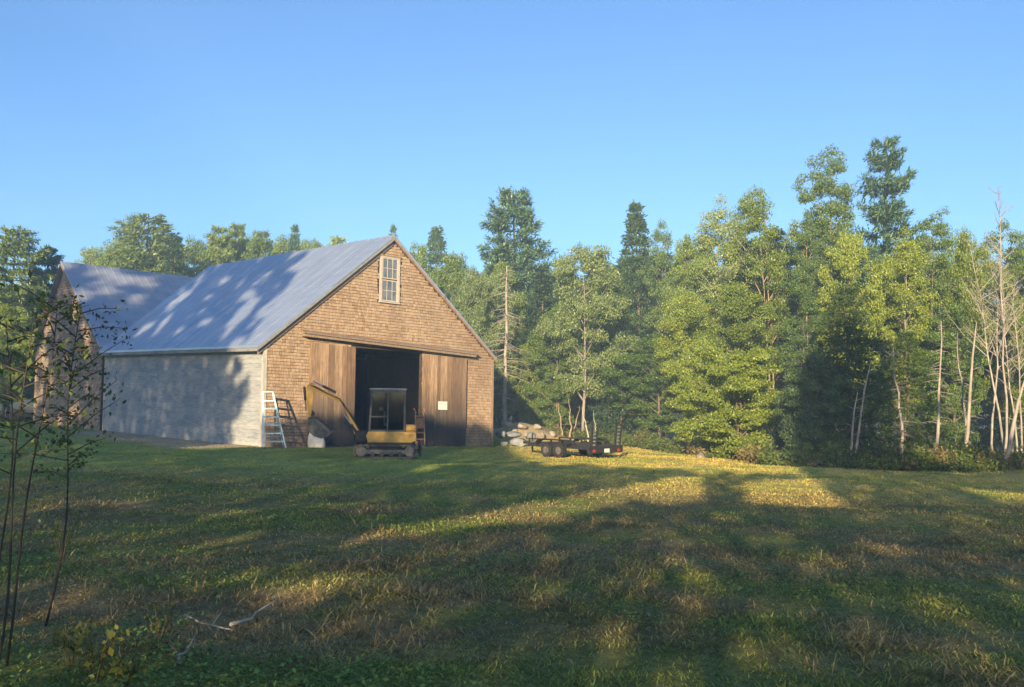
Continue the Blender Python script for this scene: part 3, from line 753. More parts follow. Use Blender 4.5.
    cyl((-.78, .58), (-1.36, 1.40), -.13, e); cyl((-1.62, 2.08), (-2.36, 2.44), 0, e); cyl((-2.63, 2.26), (-2.56, 1.50), 0, e)
    b = MB(); b.tube([(-.8, -.11, .8), (-1.1, -.12, 1.3), (-1.5, -.12, 1.88), (-1.9, -.12, 2.05), (-2.4, -.11, 2.3)], .016, 6); b.tube([(-.8, .11, .8), (-1.1, .12, 1.32), (-1.5, .12, 1.9), (-1.9, .12, 2.07), (-2.4, .11, 2.32)], .016, 6); b.build('hydraulic_hose', M['rubber'], boom)
excavator()

# step ladder by the near corner of the barn
def ladder():
    p = np.array([-8.60, 32.9, gz1(-8.60, 32.9)])
    l = empty('step_ladder', p, 'pale blue aluminium stepladder standing open against the shingled wall', 'ladder', rotz=.30)
    top = 2.03
    for s, nm in ((-1, 'rail'), (1, 'rail')):
        b = MB(); b.bar((s * .40, -.18, 0), (s * .18 - .27, .22, top - .02), .045, .085, (0, 1, 0)); b.build('rail', M['alu'], l)
        b = MB(); b.bar((s * .31 + .04, .52, 0), (s * .16 - .27, .28, top - .06), .025, .05, (0, 1, 0)); b.build('rear_leg', M['alu'], l)
    for k in range(6):
        t = (k + .8) / 6.9; w = .40 + (.18 - .40) * t; y = -.18 + .40 * t; dx = -.27 * t; b = MB(); b.box(dx - w, dx + w, y - .05, y + .06, t * top - .03, t * top + .02); b.build('step', M['alu'], l)
    b = MB(); b.box(-.47, -.07, .15, .33, top - .03, top + .02, .01); b.build('ladder_top', M['alu'], l)
    for k in (.2, .45, .7):
        w = .34 - .18 * k; b = MB(); b.bar((.04 - .31 * k - w * .9, .52 - .24 * k, k * 1.97), (.04 - .31 * k + w * .9, .52 - .24 * k, k * 1.97), .02, .03); b.build('brace', M['alu'], l)
ladder()

# pale sack standing in the grass under the bucket
def sack():
    p = gp(316.5, 448.5)
    b = MB(); rg = random.Random(2); rows = []
    prof = [(0, .0, .27), (.05, .0, .32), (.2, -.01, .33), (.38, -.03, .30), (.55, -.07, .23), (.68, -.12, .15), (.76, -.15, .09), (.80, -.16, .02)]
    n = 16; vs = []; fs = []
    for (z, dx, r) in prof:
        for k in range(n):
            a = 2 * math.pi * k / n; q = 1 + rg.uniform(-.05, .05)
            vs.append((dx + r * q * math.cos(a), .62 * r * q * math.sin(a), z))
    for i in range(len(prof) - 1):
        for k in range(n): j = (k + 1) % n; fs.append((i * n + k, i * n + j, (i + 1) * n + j, (i + 1) * n + k))
    fs.append(tuple(range((len(prof) - 1) * n, len(prof) * n)))
    b.add(vs, fs)
    o = b.build('feed_sack', M['sack'], None, True, label='plump off-white sack standing on the grass beneath the excavator bucket', category='sack')
    o.location = p
sack()

# rusty orange barrow frame leaning by the right door
def handtruck():
    p = bm_(6.5, -1.0, 0); P = BO + np.array(p); P[2] = gz1(P[0], P[1])
    h = empty('hand_truck', P, 'rusty orange upright hand truck beside the right edge of the barn opening', 'hand truck', rotz=.5)
    b = MB(); b.tube([(-.2, 0, .1), (-.2, .12, 1.2), (-.16, .2, 1.5)], .025, 8); b.tube([(.2, 0, .1), (.2, .12, 1.2), (.16, .2, 1.5)], .025, 8)
    b.build('frame', M['old_tan'], h)
    b = MB()
    b.box(-.18, .18, .04, .10, .78, 1.22, .02); b.build('back_plate', M['rust_orange'], h)
    for z in (.35, .62, 1.3):
        b = MB(); b.bar((-.2, z * .11, z), (.2, z * .11, z), .03, .05); b.build('crossbar', M['rust_orange'], h)
    for s in (-1, 1):
        b = MB(); b.tube([(s * .2, 0, 1.4), (s * .22, .25, 1.62)], .022, 8); b.build('handle', M['rust_orange'], h)
        b = MB(); b.tube([(s * .25, .08, .15), (s * .31, .08, .15)], .15, 16); b.build('wheel', M['rubber'], h)
    b = MB(); b.box(-.22, .22, -.22, .02, .03, .05); b.build('toe_plate', M['grey_steel'], h)
handtruck()

# flat trailer with its ramps stood up
def trailer():
    A = gp(604, 458.0); rz = R_(-47)
    z = gz1(A[0], A[1])
    t = empty('trailer', (A[0], A[1], z), 'low black flatbed trailer with loading ramps standing upright at its rear', 'trailer', rotz=rz)
    Ln = 3.1; W = .84; H = .44
    def bx(name, par, mt, *args, **kw): b = MB(); b.box(*args, **kw); return b.build(name, mt, par)
    for s in (-1, 1):
        fr = bx('frame_rail', t, M['black_steel'], -Ln, 0, s * W - .04, s * W + .04, H - .09, H + .06)
        b = MB(); b.bar((-Ln, s * W, H + .20), (-.7, s * W, H + .20), .05, .05)
        for k in range(5): x = -Ln + .03 + k * (Ln - .75) / 4; b.bar((x, s * W, H + .06), (x, s * W, H + .20), .05, .05, (1, 0, 0))
        b.build('side_rail', M['black_steel'], t)
        for cx in (-1.9, -1.25):
            b = MB(); b.tube([(cx, s * (W + .10), .27), (cx, s * (W + .27), .27)], .27, 22)
            w = b.build('wheel', M['rubber'], t)
            b = MB(); b.tube([(cx, s * (W + .275), .27), (cx, s * (W + .285), .27)], .14, 16); b.build('rim', M['dusty_track'], w)
        b = MB(); fp = [(-2.42, .52), (-2.26, .68), (-.9, .68), (-.74, .52), (-.77, .50), (-.92, .655), (-2.24, .655), (-2.39, .50)]
        b.prism(fp, s * (W + .06), s * (W + .36)); b.build('fender', M['black_steel'], t)
    b = MB()
    for k in range(7): y0 = -W + .05 + k * (2 * W - .1) / 7; b.box(-Ln + .02, -.03, y0, y0 + (2 * W - .1) / 7 - .012, H + .0, H + .05)
    b.build('deck', M['dark_wood'], t)
    b = MB(); b.bar((-Ln, -W, H - .02), (-Ln - .9, 0, H - .02), .08, .12); b.bar((-Ln, W, H - .02), (-Ln - .9, 0, H - .02), .08, .12); b.bar((-Ln - .8, 0, H - .02), (-Ln - 1.15, 0, H - .02), .09, .1)
    tg = b.build('tongue', M['black_steel'], t)
    b = MB(); b.tube([(-Ln - .78, .12, 0.02), (-Ln - .78, .12, .80)], .035, 8); b.box(-Ln - .86, -Ln - .70, .04, .2, 0, .025); b.build('jack', M['black_steel'], tg)
    bp = bx('rear_bumper', t, M['black_steel'], .0, .12, -W - .08, W + .08, H - .22, H + .05)
    for s in (-1, 1):
        b = MB(); y = s * .66
        for q in (-.13, .13): b.bar((.04, y + q, H - .22), (.14, y + q, 1.26), .065, .07, (0, 1, 0))
        rp = b.build('ramp', M['black_steel'], t)
        for k in range(6): zz = H + .08 + k * .13; b = MB(); b.bar((.05 + .08 * k / 6, y - .10, zz), (.05 + .08 * k / 6, y + .10, zz), .04, .05); b.build('rung', M['grey_steel'], rp)
        b = MB(); b.box(.121, .14, s * (W - .16) - .07, s * (W - .16) + .07, H - .18, H - .08, .008); b.build('tail_light', M['red_lens'], bp)
    b = MB(); b.box(.121, .132, -.12, .16, H - .20, H - .06); b.build('number_plate', M['light_panel'], bp)
trailer()

# boulders by the barn corner
def boulder(seed, sx, sy, sz):
    import bmesh
    rg = np.random.default_rng(seed); bm = bmesh.new(); bmesh.ops.create_icosphere(bm, subdivisions=3, radius=1)
    pl = rg.normal(size=(9, 3)); pl /= np.linalg.norm(pl, axis=1)[:, None]; dd = rg.uniform(.48, .85, 9)
    for v in bm.verts:
        p = np.array(v.co)
        for n_, d_ in zip(pl, dd):
            k = p @ n_ - d_
            if k > 0: p = p - n_ * k * .9
        p *= 1 + .06 * math.sin(5 * p[0] + seed) * math.sin(4 * p[1] - seed) + .03 * math.sin(11 * p[2] + 2 * seed)
        v.co = p * np.array([sx, sy, sz])
    me = bpy.data.meshes.new('boulder'); bm.to_mesh(me); bm.free()
    for p in me.polygons: p.use_smooth = True
    return me
BL = [  # px, py(base), width px, height px, depth, material, label
    (501, 437, 11, 9, 43.2, 'stone', 'grey boulder touching the right corner of the shingled barn'),
    (505, 446, 10, 7, 42.0, 'stone', 'small grey stone lying low in front of the boulders by the barn corner'),
    (519, 446, 19, 11, 42.5, 'stone', 'broad pale grey boulder in the shade beside the front end of the trailer'),
    (513, 437, 17, 8, 44.0, 'stone', 'flat grey slab of rock lying across the shaded boulders'),
    (531, 440, 11, 11, 43.4, 'stone', 'upright grey rock standing behind the trailer tongue'),
    (507, 426, 15, 8, 46.2, 'stone_tan', 'sunlit tan boulder at the barn end of the rubble bank'),
    (522, 428, 17, 8, 46.6, 'stone_tan', 'long sunlit boulder on the crest of the rubble bank'),
    (537, 430, 12, 7, 46.9, 'stone_tan', 'pale round boulder high on the rubble bank'),
    (541, 438, 12, 9, 45.6, 'stone_tan', 'tan rock halfway down the sunlit bank above the trailer'),
    (552, 438, 12, 7, 46.4, 'stone_tan', 'broken tan boulder at the far end of the rubble bank'),
    (527, 436, 9, 6, 45.2, 'stone_tan', 'small tan stone resting on the slope of the rubble bank'),
    (514, 432, 9, 5, 45.4, 'stone_tan', 'little flat tan stone near the top of the rubble bank by the barn'),
    (701, 458, 13, 7, 35.5, 'stone_tan', 'lone pale boulder in the dry grass at the foot of the bright bush'),
]
for k, (px, py, w, hh, Y, mt, lb) in enumerate(BL):
    p = at(px, py, Y); s = Y / F
    q = .78 if mt == 'stone_tan' and k < 12 else 1; me = boulder(k + 3, w * s * .56 * q, w * s * .45 * q, hh * s * .5); me.materials.append(M[mt])
    o = link('boulder', me, None, label=lb, category='boulder', group='boulders at the field edge')
    zz = gz1(p[0], p[1]); o.location = (p[0], p[1], max(zz, min(p[2], zz + .8)) + hh * s * .25); o.rotation_euler = (0, 0, k * 1.3)

# fallen sticks in the mown field
def stick(px0, py0, px1, py1, r, label, seed):
    a, b_ = gp(px0, py0), gp(px1, py1); rg = random.Random(seed); b = MB(); pts = []
    for k in range(6):
        t = k / 5; p = a + (b_ - a) * t; pts.append((p[0] + rg.uniform(-.02, .02), p[1] + rg.uniform(-.02, .02), gz1(p[0], p[1]) + .045 + rg.uniform(0, .03)))
    o3 = np.array(pts[0]); b.tube([np.array(p) - o3 for p in pts], [r * (1 - .6 * k / 5) for k in range(6)], 7)
    m_ = np.array(pts[3]) - o3; b.tube([m_, m_ + np.array([rg.uniform(-.15, .15), .2, .06])], [r * .5, r * .2], 5)
    o = b.build('fallen_stick', M['bark_pale'], None, True, label=label, category='stick', group='sticks lying in the field'); o.location = pts[0]
stick(232, 632, 274, 611, .014, 'long pale stick lying aslant in the dry grass patch', 1)
stick(176, 674, 191, 656, .012, 'short pale stick near the bottom edge among dark weeds', 2)
stick(186, 619, 232, 640, .009, 'thin grey twig crossing the dead grass beside the long pale stick', 3)

# ------------------------------------------------------------------ trees
def leafquads(P, s, rg, aspect=.55, up=.7, outward=None, ow=.6, droop=0.0):
    """one four-cornered leaf per point"""
    n = len(P); nr = rg.normal(size=(n, 3)) * .75; nr[:, 2] += up
    if outward is not None: nr += outward * ow
    nr /= np.linalg.norm(nr, axis=1)[:, None]
    U = np.cross(nr, rg.normal(size=(n, 3))); U /= np.linalg.norm(U, axis=1)[:, None] + 1e-9
    if droop: U[:, 2] -= droop; U /= np.linalg.norm(U, axis=1)[:, None]
    W = np.cross(nr, U); s = np.asarray(s)[:, None]
    return np.stack([P - U * s, P + W * s * aspect + nr * s * .12, P + U * s, P - W * s * aspect + nr * s * .12], 1)

def needlequads(P, D, ln, wd):
    """long thin quads from P along D"""
    n = len(P); W = np.cross(D, np.array([.3, .5, .8])); W /= np.linalg.norm(W, axis=1)[:, None] + 1e-9
    W = W * np.asarray(wd)[:, None]; T = P + D * np.asarray(ln)[:, None]; m = P + D * np.asarray(ln)[:, None] * .5
    return np.stack([P, m + W, T, m - W], 1)

def finish(Q, name):
    Q = np.concatenate(Q, 0); n = len(Q)
    return raw_mesh(name, Q.reshape(-1, 3), np.arange(4 * n).reshape(-1, 4), M['leaf_mid'])
def finish_trunk(mb, name, mt):
    me = raw_mesh(name, np.array(mb.v, np.float32), mb.f, mt); 
    for p in me.polygons: p.use_smooth = True
    return me

def dec(seed, H=10., R=3., base=2.0, limbs=30, leaf=.066, npc=380, tr=.14, wob=.25, stems=1, cl=.62, upk=.55, power=.75, peak=.42, flat=.62, bare=.0):
    rg = np.random.default_rng(seed); tb = MB(); Q = []
    paths = []
    for s in range(stems):
        off = np.array([0, 0, 0.]) if stems == 1 else np.array([rg.uniform(-.25, .25), rg.uniform(-.25, .25), 0])
        sp = np.array([0, 0]) if stems == 1 else rg.uniform(-1, 1, 2) * R * .35
        pts = []; hh = H * rg.uniform(.82, .92)
        w = rg.normal(size=(8, 2)) * wob * .25
        acc = np.zeros(2)
        for k in range(8):
            t = k / 7; acc = acc + w[k] * (t > 0)
            pts.append(np.array([off[0] + acc[0] + sp[0] * t ** 1.3, off[1] + acc[1] + sp[1] * t ** 1.3, -.25 + t * hh]))
        r0 = tr * (1 if stems == 1 else .65)
        tb.tube(pts, [r0 * (1 - .86 * (k / 7) ** .8) * (1.25 if k == 0 else 1) for k in range(8)], 8)
        paths.append(np.array(pts))
    def on(path, z):
        return np.array([np.interp(z, path[:, 2], path[:, 0]), np.interp(z, path[:, 2], path[:, 1]), z])
    lob = rg.uniform(0, 6.28, 3)
    def prof(s, az):
        q = (s / peak) ** .6 if s < peak else max(0.0, 1 - ((s - peak) / (1 - peak)) ** 1.8) ** power
        return R * (.22 + .78 * q) * (1 + .22 * math.sin(az + lob[0]) + .16 * math.sin(2 * az + lob[1] + 4 * s))
    CC = []
    for i in range(limbs):
        path = paths[i % stems]; s = (i + rg.random()) / limbs; z = base + (H * .93 - base) * s
        az = i * 2.399 + rg.uniform(-.5, .5); r = prof(s, az) * rg.uniform(.62, 1.12)
        z0 = max(base * .7, z - r * upk * .8); p0 = on(path, min(z0, path[-1, 2]))
        tip = np.array([p0[0] + math.cos(az) * r, p0[1] + math.sin(az) * r, min(z0 + r * upk * rg.uniform(.7, 1.3), H - .2)])
        midp = p0 * .5 + tip * .5 + np.array([0, 0, r * .10]) + rg.normal(size=3) * .08
        rb = max(.015, tr * .42 * (1 - s) + .012)
        tb.tube([p0, midp, tip], [rb, rb * .62, rb * .2], 5, False)
        if rg.random() < bare: continue
        for f in ((.5, .78, 1.0) if r > R * .45 else (.65, 1.0)):
            c = (p0 * (1 - f) ** 2 + midp * 2 * f * (1 - f) + tip * f * f)
            CC.append((c + rg.normal(size=3) * np.array([.22, .22, .12]), cl * rg.uniform(.65, 1.2)))
            if rg.random() < .75:
                sd = rg.choice([-1, 1]); lat = np.array([-math.sin(az) * sd, math.cos(az) * sd, rg.uniform(-.1, .35)]) * r * .33 * rg.uniform(.5, 1.2)
                tb.tube([c, c + lat], [rb * .35, .008], 4, False)
                CC.append((c + lat, cl * rg.uniform(.55, 1.05)))
    for k in range(5):
        p = paths[k % stems][-1]; CC.append((np.array([p[0], p[1], H - .45 - .25 * k]) + rg.normal(size=3) * np.array([.3, .3, .1]), cl * .8))
    for c, rr in CC:
        n = int(npc * (rr / cl) ** 2 * rg.uniform(.7, 1.2)); d = rg.normal(size=(n, 3)); d /= np.linalg.norm(d, axis=1)[:, None]
        P = c + d * (rg.random(n) ** .45)[:, None] * rr * np.array([1.1, 1.1, flat]); P += np.array([0, 0, -.10]) * ((d[:, 0] ** 2 + d[:, 1] ** 2)[:, None])
        P[:, 2] = np.maximum(P[:, 2], .12)
        Q.append(leafquads(P, leaf * rg.uniform(.6, 1.25, n), rg, .58, .12, d, .75))
    return finish_trunk(tb, 'trunk', M['bark']), finish(Q, 'crown')

def pine(seed, H=16., R=3.4, base=2.6, whorls=21, nb=6, tr=.20, need=.19, droop=-.12, shape=.55, tuft=18, per=22, dens=1.0, irregular=.34, wd=.044):
    rg = np.random.default_rng(seed); tb = MB(); Q = []
    lean = rg.uniform(-.02, .02, 2)
    ax = lambda z: np.array([lean[0] * z + .08 * math.sin(z * .5 + seed), lean[1] * z, z])
    tb.tube([ax(H * k / 7 - .25) for k in range(8)], [tr * (1.2 if k == 0 else 1) * (1 - .93 * k / 7) + .01 for k in range(8)], 8)
    for w in range(whorls):
        s = (w + .5 * rg.random()) / whorls; z = base + (H * .985 - base) * s
        for b in range(nb):
            az = w * 1.1 + b * 6.283 / nb + rg.uniform(-.4, .4)
            L = R * (max(0.03, 1 - s) ** shape) * rg.uniform(1 - irregular, 1.12) * (.75 + .25 * min(1, s * 4)) + .12
            rise = (-droop if False else 0)
            d = np.array([math.cos(az), math.sin(az), 0]); p0 = ax(z)
            k_up = droop + .30 * s
            pts = [p0 + d * L * t + np.array([0, 0, L * (k_up * t + (.16 if droop > -.3 else .05) * t * t)]) for t in (0, .35, .7, 1)]
            rb = .012 + .011 * L
            tb.tube(pts, [rb, rb * .75, rb * .45, rb * .15], 4, False)
            m = max(3, int(per * L / R * dens)) + 1
            for j in range(m):
                t = .28 + .72 * (j + rg.random()) / m
                i0 = min(2, int(t / .35)) if t < .7 else 2; ta = (0, .35, .7, 1)[i0]; tb_ = (0, .35, .7, 1)[i0 + 1]
                c = pts[i0] + (pts[i0 + 1] - pts[i0]) * (t - ta) / (tb_ - ta)
                side = rg.choice([-1, 1]); lat = np.array([-d[1], d[0], 0]) * side
                c = c + lat * L * .32 * rg.random() * (1.15 - t * .6) + np.array([0, 0, rg.normal() * .05])
                ang = d * .8 + lat * .6 + np.array([0, 0, .25])
                n = tuft; D = rg.normal(size=(n, 3)) * .75 + ang; D /= np.linalg.norm(D, axis=1)[:, None]
                P = c + rg.normal(size=(n, 3)) * .09
                Q.append(needlequads(P, D, need * rg.uniform(.7, 1.35, n) * 1.7, wd * rg.uniform(.8, 1.4, n)))
    return finish_trunk(tb, 'trunk', M['bark']), finish(Q, 'crown')

def snag(seed, H=9., tr=.12, nb=70, R=1.3, base=2.0, droop=-.15, stems=1, fork=0.0):
    rg = np.random.default_rng(seed); tb = MB(); bb = MB(); paths = []
    for s in range(stems):
        sp = rg.uniform(-1, 1, 2) * R * .7 if stems > 1 else rg.uniform(-.3, .3, 2); off = rg.uniform(-.35, .35, 2) if stems > 1 else np.zeros(2)
        hh = H * (1 if s == 0 else rg.uniform(.7, .98)); w = np.cumsum(rg.normal(size=(9, 2)) * .07, 0)
        pts = [np.array([off[0] + sp[0] * (k / 8) ** 1.2 + w[k, 0], off[1] + sp[1] * (k / 8) ** 1.2 + w[k, 1], -.2 + hh * k / 8]) for k in range(9)]
        tb.tube(pts, [tr * (1 - .85 * k / 8) * (1.2 if k == 0 else 1) for k in range(9)], 8); paths.append(np.array(pts))
    for i in range(nb):
        path = paths[i % stems]; s = rg.random() ** .8; z = base + (path[-1, 2] * .98 - base) * s; az = rg.uniform(0, 6.283)
        p0 = np.array([np.interp(z, path[:, 2], path[:, 0]), np.interp(z, path[:, 2], path[:, 1]), z]); L = R * (1.05 - .75 * s) * rg.uniform(.35, 1.1)
        d = np.array([math.cos(az), math.sin(az), droop + fork * rg.uniform(.5, 1.6)]); kink = rg.normal(size=3) * .12
        m = p0 + d * L * .5 + kink * L; e = p0 + d * L + np.array([0, 0, (-.12 if fork == 0 else .15) * L]) + kink * L
        bb.tube([p0, m, e], [.022 * (1.2 - .6 * s), .014, .004], 4, False)
        for j in range(3):
            t = rg.uniform(.3, .95); c = p0 + (e - p0) * t; q = c + (d * .5 + rg.normal(size=3) * .55) * L * .42
            bb.tube([c, q], [.009, .003], 3, False)
    return finish_trunk(tb, 'trunk', M['bark_tan']), finish_trunk(bb, 'branches', M['bark_tan'])

V = {
 'broad_a': (dec(11, 10, 3.0, 1.6, 34), 10, 3.0), 'broad_b': (dec(12, 10, 3.1, 2.4, 32, cl=.68), 10, 3.1), 'broad_c': (dec(13, 10, 2.8, 1.2, 36, cl=.58, peak=.5), 10, 2.8),
 'tall_a': (dec(21, 13, 2.1, 3.2, 34, .060, 245, .13, .35, cl=.58, upk=.9, peak=.5, bare=.12), 13, 2.1), 'tall_b': (dec(22, 13, 2.3, 4.2, 30, .060, 235, .12, .4, stems=2, cl=.56, upk=1.0, peak=.55, bare=.15), 13, 2.3),
 'tall_c': (dec(23, 13, 2.0, 2.6, 36, .058, 250, .12, .3, cl=.54, upk=.8, peak=.45, bare=.1), 13, 2.0),
 'high_a': (dec(31, 16, 2.3, 9.0, 20, .07, 320, .16, .4, cl=.66, upk=.7, peak=.5, bare=.08), 16, 2.3), 'high_b': (dec(32, 16, 2.0, 10.0, 17, .07, 310, .15, .4, cl=.62, upk=.7, peak=.55), 16, 2.0),
 'bush_a': (dec(41, 4.2, 2.2, .25, 34, .052, 400, .07, .2, stems=3, cl=.48, upk=.5, peak=.38, flat=.5), 4.2, 2.2), 'bush_b': (dec(42, 4.2, 2.0, .2, 34, .050, 390, .06, .2, stems=3, cl=.46, upk=.6, peak=.4, flat=.5), 4.2, 2.0),
 'pine_a': (pine(51), 16, 3.4), 'pine_b': (pine(52, 16, 3.2, 2.5, 20, irregular=.42), 16, 3.2), 'pine_c': (pine(53, 16, 3.6, 3.5, 19, irregular=.5, shape=.42, per=24), 16, 3.6),
 'spruce_a': (pine(61, 14, 2.6, 1.2, 30, 7, .17, .13, -.42, .80, 13, 13, 1.0, .3, .042), 14, 2.6), 'spruce_b': (pine(62, 14, 2.3, .8, 30, 7, .16, .13, -.36, .72, 13, 13, 1.0, .38, .042), 14, 2.3),
 'hemlock': (pine(63, 9, 2.9, .5, 26, 7, .14, .10, -.30, .55, 13, 12, 1.15, .42, .034), 9, 2.9),
 'snag_a': (snag(71, 9, .13, 110, 1.6), 9, 1.4), 'snag_b': (snag(72, 9, .09, 60, .8), 9, .8),
 'bare_a': (snag(73, 12, .055, 110, 1.5, 4.0, 0, 3, .9), 12, 1.5), 'bare_b': (snag(74, 12, .06, 90, 1.3, 4.0, 0, 2, .9), 12, 1.3),
 'pole': (snag(75, 4, .07, 5, .4, 1.5), 4, .4),
}
for k_, v_ in V.items(): print(k_, len(v_[0][1].polygons))

def slotmat(o, m):
    o.material_slots[0].link = 'OBJECT'; o.material_slots[0].material = m

def tree(px, top, hw, Y, kind, leaf, label, group, bark=None, name='tree', rot=None, lean=(0, 0), x=None, hmul=1.0, yscale=None):
    (tm, cm), H0, R0 = V[kind]
    p = at(px, top, Y); x_ = p[0] if x is None else x; z0 = gz1(x_, Y)
    h = (p[2] - z0) * hmul; w = hw * Y / F / R0 * (1.55 if kind[:4] == 'pine' else 1.45 if kind[:4] == 'spru' else 1.0)
    rz = rot if rot is not None else (px * 1.37 + Y * .61) % 6.28
    e = empty(name, (x_, Y, z0), label, 'tree', group, rz)
    e.scale = (w, w, h / H0); 
    if lean != (0, 0): e.rotation_euler = (lean[0], lean[1], rz)
    t = link('trunk', tm, e); c = link('branches' if kind[:4] in ('snag', 'bare', 'pole') else 'crown', cm, e)
    if bark: slotmat(t, M[bark])
    if kind[:4] in ('snag', 'bare', 'pole'): slotmat(c, M[bark or 'bark_tan'])
    else: slotmat(c, M[leaf])
    return e

